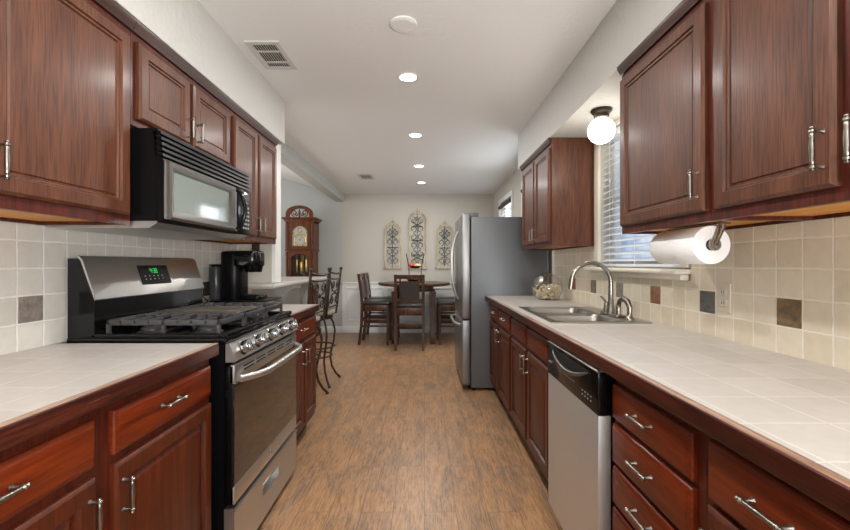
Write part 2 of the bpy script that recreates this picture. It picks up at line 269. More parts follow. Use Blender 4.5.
# ------------------------------------------------------------------ geometry helpers
def top_of(p):
    while p is not None and p.parent is not None: p = p.parent
    return p
class MB:
    def __init__(s): s.bm = bmesh.new(); s.mi = 0
    def _mark(s, faces):
        for f in faces: f.material_index = s.mi
    def verts(s, pts): return [s.bm.verts.new(p) for p in pts]
    def face(s, vs):
        try:
            f = s.bm.faces.new(vs); f.material_index = s.mi; return f
        except ValueError: return None
    def box(s, x0, x1, y0, y1, z0, z1, bev=0, seg=2):
        x0, x1 = sorted((x0, x1)); y0, y1 = sorted((y0, y1)); z0, z1 = sorted((z0, z1))
        v = s.verts([(x0, y0, z0), (x1, y0, z0), (x1, y1, z0), (x0, y1, z0), (x0, y0, z1), (x1, y0, z1), (x1, y1, z1), (x0, y1, z1)])
        fs = [s.face([v[i] for i in q]) for q in ((0, 3, 2, 1), (4, 5, 6, 7), (0, 1, 5, 4), (1, 2, 6, 5), (2, 3, 7, 6), (3, 0, 4, 7))]
        if bev:
            es = list({e for f in fs for e in f.edges})
            r = bmesh.ops.bevel(s.bm, geom=es, offset=bev, segments=seg, profile=.5, affect='EDGES')
            s._mark(r['faces'])
        return s
    def loops(s, rings, cap0=True, cap1=True, closed=True):
        R = [s.verts(r) for r in rings]
        for a, b in zip(R[:-1], R[1:]):
            k = len(a)
            for i in range(k if closed else k-1):
                j = (i+1) % k; s.face([a[i], a[j], b[j], b[i]])
        if cap0: s.face(list(reversed(R[0])))
        if cap1: s.face(R[-1])
        return s
    def prism(s, pts, axis, a0, a1):
        def P(p, a):
            if axis == 'x': return (a, p[0], p[1])
            if axis == 'y': return (p[0], a, p[1])
            return (p[0], p[1], a)
        return s.loops([[P(p, a0) for p in pts], [P(p, a1) for p in pts]])
    def tube(s, pts, r, n=8, closed=False):
        pts = [Vector(p) for p in pts]; k = len(pts)
        rs = r if isinstance(r, (list, tuple)) else [r]*k
        rings = []; up = None
        for i, p in enumerate(pts):
            if closed: t = (pts[(i+1) % k]-pts[i-1])
            else: t = pts[min(i+1, k-1)]-pts[max(i-1, 0)]
            t = t.normalized() if t.length > 1e-9 else Vector((0, 0, 1))
            if up is None:
                up = Vector((0, 0, 1)) if abs(t.z) < .9 else Vector((1, 0, 0))
            up = (up - t*up.dot(t))
            up = up.normalized() if up.length > 1e-6 else t.orthogonal().normalized()
            w = t.cross(up)
            rings.append([p+(up*math.cos(2*PI*j/n)+w*math.sin(2*PI*j/n))*rs[i] for j in range(n)])
        if closed:
            R = [s.verts(q) for q in rings]
            for a in range(k):
                b = (a+1) % k
                for j in range(n): s.face([R[a][j], R[a][(j+1) % n], R[b][(j+1) % n], R[b][j]])
        else: s.loops(rings)
        return s
    def lathe(s, prof, c, axis='z', n=24, cap=True, ang=None):
        def P(r, h, a):
            x, y = r*math.cos(a), r*math.sin(a)
            if axis == 'z': return (c[0]+x, c[1]+y, c[2]+h)
            if axis == 'y': return (c[0]+x, c[1]+h, c[2]+y)
            return (c[0]+h, c[1]+x, c[2]+y)
        return s.loops([[P(max(r, 1e-4), h, 2*PI*j/n) for j in range(n)] for r, h in prof], cap, cap)
    def ball(s, c, r, n=12, sz=(1, 1, 1)):
        k = n//2+1
        return s.loops([[(c[0]+sz[0]*r*math.sin(PI*i/k)*math.cos(2*PI*j/n), c[1]+sz[1]*r*math.sin(PI*i/k)*math.sin(2*PI*j/n), c[2]-sz[2]*r*math.cos(PI*i/k)) for j in range(n)] for i in range(1, k)] if False else
                       [[(c[0]+sz[0]*r*math.sin(max(.03, min(PI-.03, PI*i/k)))*math.cos(2*PI*j/n), c[1]+sz[1]*r*math.sin(max(.03, min(PI-.03, PI*i/k)))*math.sin(2*PI*j/n), c[2]-sz[2]*r*math.cos(PI*i/k)) for j in range(n)] for i in range(k+1)])
    def panel(s, P, u0, u1, v0, v1, prof):
        rings = []
        for ins, nn in prof:
            a, b, c, d = u0+ins, u1-ins, v0+ins, v1-ins
            rings.append([P(a, c, nn), P(b, c, nn), P(b, d, nn), P(a, d, nn)])
        return s.loops(rings)
    def xform(s, mat): bmesh.ops.transform(s.bm, matrix=mat, verts=s.bm.verts); return s
    def build(s, name, mats, parent=None, smooth=38, label=None):
        bmesh.ops.recalc_face_normals(s.bm, faces=s.bm.faces)
        t = top_of(parent)
        if t is not None and t.location.length > 0: bmesh.ops.translate(s.bm, verts=s.bm.verts, vec=-t.location)
        me = bpy.data.meshes.new(name); s.bm.to_mesh(me); s.bm.free()
        for m in (mats if isinstance(mats, (list, tuple)) else [mats]): me.materials.append(m)
        if smooth:
            me.polygons.foreach_set('use_smooth', [True]*len(me.polygons)); me.set_sharp_from_angle(angle=math.radians(smooth))
        o = bpy.data.objects.new(name, me); COL.objects.link(o)
        if parent is not None: o.parent = parent
        if label: o['label'] = label
        return o
def tag(o, label, cat, group=None, kind=None):
    o['label'] = label; o['category'] = cat
    if group: o['group'] = group
    if kind: o['kind'] = kind
    return o
def thing(name, label, cat, loc=(0, 0, 0), group=None):
    o = bpy.data.objects.new(name, None); COL.objects.link(o); o.empty_display_size = .05; o.location = loc
    return tag(o, label, cat, group)
def struct(o, label=None):
    o['kind'] = 'structure'
    if label: o['label'] = label
    return o
def copy_tree(o, parent=None):
    c = o.copy(); COL.objects.link(c); c.parent = parent
    for ch in list(o.children): copy_tree(ch, c)
    return c
def cells(mb, axis, a0, a1, u0, u1, v0, v1, holes):
    """slab normal to axis between a0,a1 over u,v with rectangular holes"""
    us = sorted({u0, u1, *[h[0] for h in holes], *[h[1] for h in holes]}); vs = sorted({v0, v1, *[h[2] for h in holes], *[h[3] for h in holes]})
    us = [u for u in us if u0 <= u <= u1]; vs = [v for v in vs if v0 <= v <= v1]
    for a, b in zip(us[:-1], us[1:]):
        run = None
        for c, d in zip(vs[:-1], vs[1:]):
            m = ((a+b)/2, (c+d)/2)
            hole = any(h[0] < m[0] < h[1] and h[2] < m[1] < h[3] for h in holes)
            if not hole: run = (run[0], d) if run else (c, d)
            if hole and run: _cell(mb, axis, a0, a1, a, b, *run); run = None
        if run: _cell(mb, axis, a0, a1, a, b, *run)
    return mb
def _cell(mb, axis, a0, a1, u0, u1, v0, v1):
    if axis == 'x': mb.box(a0, a1, u0, u1, v0, v1)
    elif axis == 'y': mb.box(u0, u1, a0, a1, v0, v1)
    else: mb.box(u0, u1, v0, v1, a0, a1)
def face_at(side, X):
    s = 1 if side == 'left' else -1
    return lambda u, v, n: (X+s*n, u, v)

# ------------------------------------------------------------------ room shell
XL, XR, YB, YF, H = -1.42, 1.22, 7.15, -2.3, 2.445
LX = -5.2
struct(MB().box(LX-.1, XR+.15, YF-.1, YB+.12, -.12, 0).build('floor', M['floor']), 'warm brown wood plank floor running down the galley kitchen')
struct(MB().box(-1.56, XR+.15, YF-.1, YB+.12, H, H+.1).build('ceiling', M['ceil']), 'flat white textured kitchen ceiling')
lc = MB(); lc.prism([(-1.55, H), (-1.55, H+.1), (LX-.1, H+.1+3.75*.29), (LX-.1, H+3.75*.29)], 'y', -.1, YB+.12)
struct(lc.build('ceiling_living', M['ceil']), 'sloped ceiling of the room beyond the bar')
WIN1 = (1.90, 2.80, 1.195, 2.10); WIN3 = (4.05, 4.98, .95, 2.17); WIN2 = (5.65, 6.50, .95, 2.17)
struct(cells(MB(), 'x', XR, XR+.14, YF, YB+.1, 0, H, [WIN1, WIN2, WIN3]).build('wall_right', M['wall']), 'right hand kitchen wall with the windows')
struct(MB().box(XL-.12, XL, YF, 3.06, 0, H).build('wall_left', M['wall']), 'left kitchen wall behind the range')
struct(MB().box(LX-.1, -1.46, YB, YB+.1, 0, 3.7).build('wall_back_living', M['living']), 'blue grey far wall behind the tall clock')
struct(MB().box(-1.46, XR+.14, YB, YB+.1, 0, 3.7).build('wall_back', M['wall']), 'greige far wall of the dining area')
struct(cells(MB(), 'x', LX-.1, LX, -.1, YB, 0, 3.7, [(2.3, 4.9, .7, 2.4)]).build('wall_living', M['living']), 'far left wall of the living room')
struct(MB().box(LX-.1, XL-.12, -.2, -.1, 0, 3.7).build('wall_living_rear', M['living']), 'rear wall of the living room')
struct(cells(MB(), 'y', YF-.1, YF, -1.56, XR+.14, 0, H, [(-1.15, 1.15, .02, 2.12)]).build('wall_front', M['wall']), 'wall behind the camera with a wide opening')
# soffits, beam, bar post
struct(MB().box(XL, -1.055, YF, 3.06, 2.12, H).build('trim_1', M['soffit']), 'white soffit above the left wall cabinets')
struct(MB().box(.895, XR, YF, 3.88, 2.12, H).build('trim_2', M['soffit']), 'white soffit above the right wall cabinets')
struct(MB().box(-1.56, -1.41, 3.06, YB, 2.31, H+.06).build('trim_3', M['living']), 'boxed ceiling beam over the bar opening')
struct(MB().box(XL-.12, -1.155, 3.065, 3.165, 1.075, H).build('trim_4', M['wall']), 'wall stub at the end of the bar')
struct(MB().box(-1.155, -1.128, 3.062, 3.18, 1.075, H).build('trim_5', M['white']), 'bright white jamb at the end of the left cabinets')
# knee wall and bar
struct(MB().box(XL-.12, -1.30, 3.045, 4.6, 0, 1.035).build('wall_bar', M['barpanel']), 'low wall carrying the raised bar')
# wainscot on dining back wall
wb_ = MB()
wb_.box(-1.45, XR, YB-.012, YB, .10, .87); wb_.box(-1.45, XR, YB-.035, YB, .865, .895, .006)
for x0, x1 in ((-1.38, -.72), (-.64, .02), (.10, .76)):
    for z0, z1 in ((.20, .80),):
        P = lambda u, v, n: (u, YB-.012-n, v)
        wb_.panel(P, x0, x1, z0, z1, [(0, 0), (.004, .014), (.022, .014), (.034, .002)])
struct(wb_.build('trim_6', M['white']), 'white panelled wainscot below the chair rail')
struct(MB().box(-1.45, XR, YB-.02, YB, 0, .115, .005).build('baseboard_back', M['white']), 'white baseboard of the dining wall')
struct(MB().box(LX, -1.46, YB-.02, YB, 0, .115, .005).build('baseboard_living', M['white']), 'white baseboard behind the tall clock')

# windows: frame + pane
def window(n, hole, label, mull=True):
    y0, y1, z0, z1 = hole
    f = MB()
    for a, b, c, d in ((y0, y0+.04, z0, z1), (y1-.04, y1, z0, z1), (y0+.04, y1-.04, z0, z0+.04), (y0+.04, y1-.04, z1-.04, z1)):
        f.box(XR+.075, XR+.12, a, b, c, d)
    if mull: f.box(XR+.08, XR+.11, y0+.04, y1-.04, (z0+z1)/2-.018, (z0+z1)/2+.018)
    o = struct(f.build('window_%d' % n, M['white']), label)
    MB().box(XR+.094, XR+.098, y0+.03, y1-.03, z0+.03, z1-.03).build('pane', M['glass'], o)
    return o
w1 = window(1, WIN1, 'kitchen window over the sink behind white blinds')
w2 = window(2, WIN2, 'dining window with a white casing, farthest along the right wall')
w3 = window(3, WIN3, 'dining window partly hidden by the far wall cabinet')
# casings
def casing(hole, name, label, mat, w=.07, bottom=True):
    y0, y1, z0, z1 = hole; c = MB()
    c.box(XR-.016, XR, y0-w, y0, z0-(w if bottom else 0), z1+w, .004); c.box(XR-.016, XR, y1, y1+w, z0-(w if bottom else 0), z1+w, .004)
    c.box(XR-.016, XR, y0, y1, z1, z1+w, .004)
    if bottom: c.box(XR-.016, XR, y0, y1, z0-w, z0, .004)
    return struct(c.build(name, mat), label)
casing(WIN2, 'trim_7', 'white casing of the farthest dining window', M['white'])
casing(WIN3, 'trim_8', 'white casing of the nearer dining window', M['white'])
c1 = MB(); c1.box(XR-.018, XR, 2.80, 2.875, 1.20, 2.118, .004); c1.box(XR-.018, XR, 1.855, 1.90, 1.20, 2.118, .004); c1.box(XR-.018, XR, 1.90, 2.80, 2.09, 2.118, .003)
struct(c1.build('trim_9', M['cream']), 'cream casing around the sink window')
sl = MB(); sl.box(1.135, XR+.07, 1.84, 2.90, 1.170, 1.195, .010, 3); sl.box(1.175, XR, 1.86, 2.88, 1.142, 1.170, .006)
struct(sl.build('trim_10', M['cream']), 'deep cream sill below the sink window')

# blinds
def blind(name, label, y0, y1, z0, z1, x, group=None, pitch=.042):
    t = thing(name, label, 'blind', (x, (y0+y1)/2, z1), group)
    MB().box(x-.025, x+.03, y0, y1, z1-.045, z1, .004).build('headrail', M['slat'], t)
    MB().box(x-.025, x+.025, y0, y1, z0, z0+.018, .004).build('bottom_rail', M['slat'], t)
    s = MB(); z = z0+.045; an = math.radians(24); h = .024
    while z < z1-.06:
        dx, dz = h*math.cos(an), h*math.sin(an); tx, tz = .0014*math.sin(an), .0014*math.cos(an)
        s.prism([(x-dx-tx, z-dz+tz), (x+dx-tx, z+dz+tz), (x+dx+tx, z+dz-tz), (x-dx+tx, z-dz-tz)], 'y', y0+.004, y1-.004)
        z += pitch
    s.build('slats', M['slat'], t, 0)
    for yy in (y0+.12, (y0+y1)/2, y1-.12):
        MB().tube([(x-.026, yy, z0+.01), (x-.026, yy, z1-.02)], .0018, 6).build('ladder_cord', M['white_pl'], t)
    return t
bl = blind('window_blind', 'white slatted blind half open in the window over the sink', 1.915, 2.785, 1.20, 2.085, 1.245)
blind('window_blind', 'pale slatted blind in the farthest window above the fridge', 5.665, 6.485, .96, 2.16, 1.262, pitch=.05)
wd = bl
# dark rolled shade at the tops of the dining windows
for (y0, y1), lb in (((5.66, 6.49), 'dark rolled shade at the top of the farthest dining window'), ((4.06, 4.97), 'dark rolled shade seen beside the far wall cabinet')):
    sh = MB(); sh.tube([(1.205, y0, 2.11), (1.205, y1, 2.11)], .028, 12)
    tag(sh.build('rolled_shade', M['shade']), lb, 'blind')

# ------------------------------------------------------------------ backsplashes (structure)
bs = cells(MB(), 'x', 1.210, XR, .35, 3.84, .915, 1.36, [(1.84, 2.90, 1.1417, 1.36)])
bsr = struct(bs.build('wall_tiles_right', M['bs_r'], None, 0), 'cream tumbled tile splashback on the right wall')
acc = [(1.295, S(86, 76, 62), S(142, 112, 72), 'ochre brown slate tile'), (1.6836, S(70, 70, 69), S(100, 99, 96), 'dark grey slate tile'),
       (2.0722, S(112, 76, 56), S(150, 106, 82), 'rust brown slate tile'), (2.4608, S(112, 112, 104), S(142, 140, 130), 'pale grey slate tile'),
       (2.8494, S(98, 92, 80), S(128, 118, 102), 'grey brown slate tile'), (3.238, S(128, 72, 42), S(164, 100, 64), 'orange brown slate tile')]
for i, (y, ca, cb, lb) in enumerate(acc):
    MB().box(1.2075, 1.2105, y+.003, y+.0945, 1.0105, 1.1025, .001, 1).build('accent_tile', slate('slate_%d' % i, ca, cb), bsr, label=lb)
bsl = struct(MB().box(XL, -1.410, .35, 3.06, .915, 1.36).build('wall_tiles_left', M['bs_l'], None, 0), 'pale tumbled tile splashback on the left wall')
for y, ca, cb, lb in ((1.401, S(104, 96, 92), S(150, 140, 130), 'mottled grey slate tile'), (2.571, S(44, 34, 28), S(70, 56, 46), 'dark brown slate tile')):
    MB().box(-1.4105, -1.4075, y+.003, y+.0945, 1.0115, 1.1035, .001, 1).build('accent_tile', slate('slate_l%d' % int(y*10), ca, cb), bsl, label=lb)

# ------------------------------------------------------------------ cabinets
RAISED = [(0, 0), (0, .013), (.003, .016), (.009, .020), (.048, .020), (.052, .013), (.054, .006), (.060, .006), (.076, .0155), (.080, .017)]
FLATP = [(0, 0), (0, .012), (.003, .015), (.009, .020), (.044, .020), (.047, .013), (.053, .012), (.056, .006), (.062, .006), (.066, .010)]
SLAB = [(0, 0), (0, .010), (.003, .014), (.006, .015), (.012, .0195), (.014, .020)]
def pull(P, u, v, axis, parent, L=.100):
    b = MB(); h = L/2
    prof = [(-1, .0015), (-.985, .0042), (-.93, .0052), (-.88, .0034), (-.84, .0062), (-.76, .0066), (-.71, .0036), (-.66, .0052), (-.5, .0044), (-.25, .0052), (0, .0058)]
    prof = prof+[(-a, r) for a, r in reversed(prof[:-1])]
    pt = (lambda t, n: P(u+t, v, n)) if axis == 'u' else (lambda t, n: P(u, v+t, n))
    b.tube([pt(a*h, .044) for a, r in prof], [r for a, r in prof], 10)
    for s in (-1, 1): b.tube([pt(s*.79*h, .018), pt(s*.79*h, .022), pt(s*.79*h, .026), pt(s*.79*h, .043)], [.0065, .006, .0034, .0034], 8)
    return b.build('handle', M['pewter'], parent, label='pewter bar handle with turned ends')
def door(P, root, u0, u1, v0, v1, prof, mat, hand=None):
    d = MB().panel(P, u0, u1, v0, v1, prof).build('door', mat, root, 25)
    if hand: pull(P, hand[0], hand[1], 'v', d)
    return d
def drawer(P, root, u0, u1, v0, v1, hand=True, prof=SLAB):
    d = MB().panel(P, u0, u1, v0, v1, prof).build('drawer', M['lower_h'], root, 25)
    if hand: pull(P, hand if isinstance(hand, float) else (u0+u1)/2, (v0+v1)/2+.007, 'u', d)
    return d
def base_unit(side, y0, y1, label, name='base_cabinet', group=None):
    X = -.82 if side == 'left' else .63; W_ = -1.405 if side == 'left' else 1.205; s = 1 if side == 'left' else -1
    t = thing(name, label, 'cabinet', ((X+W_)/2, (y0+y1)/2, 0), group)
    b = MB()
    b.box(X, X-s*.02, y0, y1, .105, .868)                            # face frame
    b.box(X-s*.02, W_, y0, y0+.016, .105, .868); b.box(X-s*.02, W_, y1-.016, y1, .105, .868); b.box(X-s*.02, W_, y0+.016, y1-.016, .105, .122)
    b.build('body', M['frame'], t, 0)
    tk = -.885 if side == 'left' else .69
    MB().box(tk, tk-s*.016, y0, y1, 0, .105).build('toe_kick', M['toe'], t, 0)
    return t, face_at(side, X)
DT, DB, RT, RB = .697, .150, .838, .722
# left, near the camera
t, P = base_unit('left', .46, 1.540, 'dark cherry base cabinet with two drawers, left of the range in the near corner')
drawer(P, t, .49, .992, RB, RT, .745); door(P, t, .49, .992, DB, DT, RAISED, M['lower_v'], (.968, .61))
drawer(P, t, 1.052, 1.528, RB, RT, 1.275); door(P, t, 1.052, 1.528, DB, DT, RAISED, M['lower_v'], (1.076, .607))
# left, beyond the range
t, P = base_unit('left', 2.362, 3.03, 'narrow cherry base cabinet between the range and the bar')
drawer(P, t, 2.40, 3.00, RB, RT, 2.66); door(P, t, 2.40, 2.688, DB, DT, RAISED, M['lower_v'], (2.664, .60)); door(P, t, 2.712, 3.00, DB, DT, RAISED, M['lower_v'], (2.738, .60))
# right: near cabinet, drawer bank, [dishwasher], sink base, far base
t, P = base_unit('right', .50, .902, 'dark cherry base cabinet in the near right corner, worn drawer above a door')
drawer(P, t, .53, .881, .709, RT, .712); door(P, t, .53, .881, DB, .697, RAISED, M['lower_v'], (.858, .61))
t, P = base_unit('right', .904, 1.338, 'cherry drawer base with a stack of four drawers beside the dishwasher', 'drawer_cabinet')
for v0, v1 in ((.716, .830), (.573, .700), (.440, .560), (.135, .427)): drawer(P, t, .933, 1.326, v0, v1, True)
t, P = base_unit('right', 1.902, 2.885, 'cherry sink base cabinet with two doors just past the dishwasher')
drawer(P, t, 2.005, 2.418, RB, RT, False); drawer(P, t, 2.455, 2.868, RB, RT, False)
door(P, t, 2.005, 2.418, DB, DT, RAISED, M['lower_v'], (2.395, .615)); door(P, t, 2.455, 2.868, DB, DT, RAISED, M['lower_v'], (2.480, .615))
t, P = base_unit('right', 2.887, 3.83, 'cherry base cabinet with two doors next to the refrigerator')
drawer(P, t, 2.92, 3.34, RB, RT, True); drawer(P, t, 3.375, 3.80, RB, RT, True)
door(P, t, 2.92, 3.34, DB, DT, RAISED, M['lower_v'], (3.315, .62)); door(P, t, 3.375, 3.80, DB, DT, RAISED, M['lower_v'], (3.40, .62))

def wall_unit(side, y0, y1, z0, label, crown=(None, None)):
    X = -1.085 if side == 'left' else .905; W_ = -1.408 if side == 'left' else 1.208; s = 1 if side == 'left' else -1
    t = thing('wall_cabinet', label, 'cabinet', ((X+W_)/2, (y0+y1)/2, z0))
    b = MB(); b.box(X, X-s*.02, y0, y1, z0, 2.118)
    b.box(X-s*.02, W_, y0, y0+.014, z0, 2.118); b.box(X-s*.02, W_, y1-.014, y1, z0, 2.118); b.box(X-s*.02, W_, y0+.014, y1-.014, 2.10, 2.118)
    b.box(W_+s*.006, W_, y0+.014, y1-.014, z0, 2.10)
    b.build('body', M['frame'], t, 0)
    MB().box(X-s*.02, W_+s*.006, y0+.014, y1-.014, z0+.012, z0+.022).build('bottom_panel', M['maple'], t, 0, label='raw honey coloured underside panel')
    c = MB(); c.prism([(X, 2.078), (X+s*.010, 2.080), (X+s*.014, 2.092), (X+s*.022, 2.106), (X+s*.024, 2.119), (X, 2.119)], 'y', y0, y1)
    c.build('crown_moulding', M['crown'], t, 30)
    return t, face_at(side, X)
UT = 2.052
t, P = wall_unit('left', .53, 1.492, 1.362, 'large oak wall cabinet left of the microwave at the near left edge')
door(P, t, .56, .955, 1.397, UT, FLATP, M['upper_v'], (.932, 1.47)); door(P, t, .985, 1.474, 1.397, UT, FLATP, M['upper_v'], (1.010, 1.478))
t, P = wall_unit('left', 1.494, 2.252, 1.735, 'short oak wall cabinet directly above the microwave')
door(P, t, 1.52, 1.848, 1.762, UT, FLATP, M['upper_v'], (1.825, 1.83)); door(P, t, 1.878, 2.226, 1.762, UT, FLATP, M['upper_v'], (1.901, 1.83))
t, P = wall_unit('left', 2.254, 2.955, 1.362, 'tall oak wall cabinet with two narrow doors past the microwave')
door(P, t, 2.278, 2.594, 1.394, UT, FLATP, M['upper_v'], (2.571, 1.47)); door(P, t, 2.622, 2.925, 1.394, UT, FLATP, M['upper_v'], (2.647, 1.47))
t, P = wall_unit('right', .46, 1.265, 1.355, 'oak wall cabinet cut off by the right edge of the photo')
door(P, t, .48, .835, 1.388, UT, FLATP, M["upper_v"], (.826, 1.475)); door(P, t, .877, 1.247, 1.388, UT, FLATP, M['upper_v'], (.900, 1.475))
t, P = wall_unit('right', 1.267, 1.856, 1.355, 'oak wall cabinet with one door beside the globe light, over the paper towels')
door(P, t, 1.290, 1.843, 1.388, UT, FLATP, M['upper_v'], (1.314, 1.475))
t, P = wall_unit('right', 2.888, 3.76, 1.345, 'oak wall cabinet with glossy side panel next to the refrigerator')
door(P, t, 2.905, 3.27, 1.378, UT, FLATP, M['upper_v'], (3.245, 1.45)); door(P, t, 3.30, 3.68, 1.378, UT, FLATP, M['upper_v'], (3.325, 1.45))
MB().box(.907, 1.206, 2.884, 2.888, 1.345, 2.118, .001, 1).build('side_panel', M['upper_v'], t, 0)
MB().box(1.188, 1.206, 2.876, 2.884, 1.345, 2.118, .001, 1).build('scribe_strip', M['lower_v'], t, 0)

# ------------------------------------------------------------------ worktops
def worktop(side, y0, y1, label, holes=()):
    s = 1 if side == 'left' else -1
    e = -.785 if side == 'left' else .575; w = -1.412 if side == 'left' else 1.2115
    t = thing('worktop', label, 'countertop', ((e+w)/2, (y0+y1)/2, .87))
    tx = e-s*.026
    a, b = sorted((tx, w))
    cells(MB(), 'z', .872, .915, a, b, y0, y1, list(holes)).build('tile_top', M['ct'], t, 0)
    MB().box(e, e-s*.020, y0, y1, .870, .9150, .004, 3).build('wood_edge', M['edge'], t, 40)
    MB().box(e-s*.003, e-s*.0195, y0, y1, .9145, .9168, .001, 1).build('edge_sheen_strip', M['sheen'], t, 0, label='pale strip along the tile edge with painted ceiling reflection')
    return t
SINK = (.668, 1.140, 2.075, 2.80)
worktop('left', .40, 1.550, 'pale tiled worktop left of the range with a worn wooden edge')
worktop('left', 2.360, 3.035, 'short tiled worktop right of the range under the coffee maker')
worktop('right', .40, 3.845, 'long pale tiled worktop with the sink, wooden front edge', [SINK])

# bar top + corbels
bt = thing('bar_counter', 'raised pale tiled bar top on the low wall', 'countertop', (-1.3, 3.7, 1.035))
b = MB(); b.box(-1.66, -1.085, 2.935, 4.62, 1.040, 1.072, .010, 3); b.box(-1.64, -1.10, 2.96, 4.60, 1.0355, 1.0405)
b.build('top_slab', M['ct'], bt, 40)
for k, y in enumerate((3.55, 4.22)):
    pts = [(-1.30, 1.035), (-1.105, 1.035), (-1.105, 1.010)]
    pts += [(-1.105-.165*math.sin(a), 1.010-.215*(1-math.cos(a))) for a in [PI/2*i/10 for i in range(1, 11)]]
    pts += [(-1.285, .78), (-1.30, .77)]
    c = MB(); c.prism(pts, 'y', y, y+.07)
    tag(c.build('corbel', M['barpanel'], None, 40), ('curved corbel under the bar, the one nearer the range' if k == 0 else 'curved corbel under the bar, seen behind the bar stools'), 'corbel', 'corbels under the bar')

# ------------------------------------------------------------------ sink + faucet
x0, x1, y0, y1 = SINK
sk = thing('double_sink', 'stainless double bowl sink set into the right worktop', 'sink', ((x0+x1)/2, (y0+y1)/2, .915))
r = MB()
bowls = [(x0+.02, x1-.10, y0+.022, 2.415), (x0+.02, x1-.10, 2.450, y1-.022)]
cells(r, 'z', .9155, .9205, x0-.018, x1+.018, y0-.018, y1+.018, [(a, b_, c, d) for a, b_, c, d in bowls])
r.build('rim', M['sink'], sk, 30)
for a, b_, c, d in bowls:
    q = MB()
    def rr(ins, z, n=5):
        rad = .045; out = []
        for cx_, cy_, a0 in ((b_-ins-rad, d-ins-rad, 0), (a+ins+rad, d-ins-rad, PI/2), (a+ins+rad, c+ins+rad, PI), (b_-ins-rad, c+ins+rad, 1.5*PI)):
            for k in range(n+1):
                an = a0+PI/2*k/n; out.append((cx_+rad*math.cos(an), cy_+rad*math.sin(an), z))
        return out
    q.loops([rr(-.003, .9200), rr(0, .917), rr(.003, .905), rr(.008, .775), rr(.016, .757), rr(.030, .752)], False, True)
    ob = q.build('bowl', M['sink'], sk, 32)
    sm = ob.modifiers.new('wall', 'SOLIDIFY'); sm.thickness = .002
    MB().lathe([(.036, 0), (.036, .003), (.026, .004), (.01, .002)], ((a+b_)/2, (c+d)/2, .7485), 'z', 20).build('drain', M['chrome'], sk)
fx, fy, fz = 1.088, 2.365, .9205
fa = thing('faucet', 'brushed nickel gooseneck faucet arching over the sink', 'faucet', (fx, fy, fz))
q = MB(); q.box(fx-.028, fx+.028, fy-.125, fy+.085, fz, fz+.014, .006, 3); q.build('base_plate', M['chrome'], fa, 40)
q = MB(); pts = [(fx, fy, fz+.012), (fx, fy, fz+.10), (fx, fy, fz+.17)]
R_ = .115
pts += [(fx-R_+R_*math.cos(a), fy, fz+.19+R_*math.sin(a)) for a in [PI*i/16 for i in range(0, 17)]]
pts += [(fx-2*R_-.004, fy, fz+.165), (fx-2*R_-.006, fy, fz+.15)]
q.tube(pts, [.019, .015, .0135]+[.0125]*17+[.013, .0135], 14); q.lathe([(.026, 0), (.026, .01), (.02, .03), (.017, .05)], (fx, fy, fz+.013), 'z', 20)
q.build('spout', M['chrome'], fa, 50)
q = MB(); hy = fy+.058; q.lathe([(.020, 0), (.02, .01), (.014, .03), (.012, .05), (.008, .058)], (fx, hy, fz+.013), 'z', 18)
q.tube([(fx, hy, fz+.06), (fx-.012, hy+.006, fz+.085), (fx-.03, hy+.014, fz+.105)], [.008, .0075, .006], 10); q.build('lever', M['chrome'], fa, 50)
sp = thing('side_sprayer', 'short curved nickel sprayer standing right of the gooseneck faucet', 'faucet', (fx, fy-.20, fz))
q = MB(); sy = fy-.200; q.lathe([(.024, 0), (.024, .008), (.017, .014), (.014, .03)], (fx+.008, sy, fz), 'z', 18)
q.build('collar', M['chrome'], sp, 50)
q = MB(); q.tube([(fx+.008, sy, fz+.02), (fx+.010, sy, fz+.06), (fx+.004, sy+.010, fz+.095), (fx-.012, sy+.026, fz+.110), (fx-.022, sy+.044, fz+.098), (fx-.026, sy+.050, fz+.072)], [.012, .014, .016, .016, .013, .012], 12)
q.build('spray_head', M['chrome'], sp, 50)
q = MB(); q.lathe([(.015, 0), (.015, .04), (.012, .06), (.006, .064)], (fx-.004, fy-.102, fz+.012), 'z', 16); q.build('valve_handle', M['chrome'], fa, 50)

# ------------------------------------------------------------------ dishwasher
dw = thing('dishwasher', 'stainless dishwasher with a black control panel in the right run', 'dishwasher', (.9, 1.62, 0))
DX = .578
MB().box(.625, 1.18, 1.345, 1.897, .10, .866).build('tub', M['black_m'], dw, 0)
q = MB(); q.box(DX, .622, 1.348, 1.894, .105, .712, .004); q.build('door', M['steel_v'], dw, 30)
q = MB(); q.box(DX-.001, .622, 1.348, 1.894, .712, .858, .004)
q.build('control_panel', M['black'], dw, 30)
# grip recess and curved grip lip
q = MB(); n = 16; lip = []
for i in range(n+1):
    y = 1.42+(1.80-1.42)*i/n; k = 1-((i/n-.5)*2)**2; lip.append((DX-.006-.012*k**.5, y, .836-.040*k))
q.tube(lip, [.003+.006*math.sin(PI*i/n)**.7 for i in range(n+1)], 10); q.build('grip', M['steel_dk'], dw, 60)
q = MB(); pts = [(1.42, .842)]+[(p[1], p[2]) for p in lip[1:-1]]+[(1.80, .842)]
q.prism(pts, 'x', DX-.0025, DX+.004); q.build('grip_recess', M['black_flat'], dw, 0)
q = MB()
for k, y in enumerate((1.40, 1.425, 1.45, 1.475)):
    for z in (.742, .757): q.box(DX-.0022, DX, y, y+.008, z, z+.004)
for k in range(7): q.box(DX-.0022, DX, 1.56+.024*k, 1.572+.024*k, .763, .767)
q.box(DX-.0022, DX, 1.835, 1.878, .768, .773)
q.build('button_marks', M['btn'], dw, 0)
MB().box(DX-.002, DX+.02, 1.35, 1.892, .856, .862, .001, 1).build('top_trim', M['steel'], dw, 0)
MB().box(.66, .68, 1.35, 1.892, 0, .10).build('toe_panel', M['toe'], dw, 0)

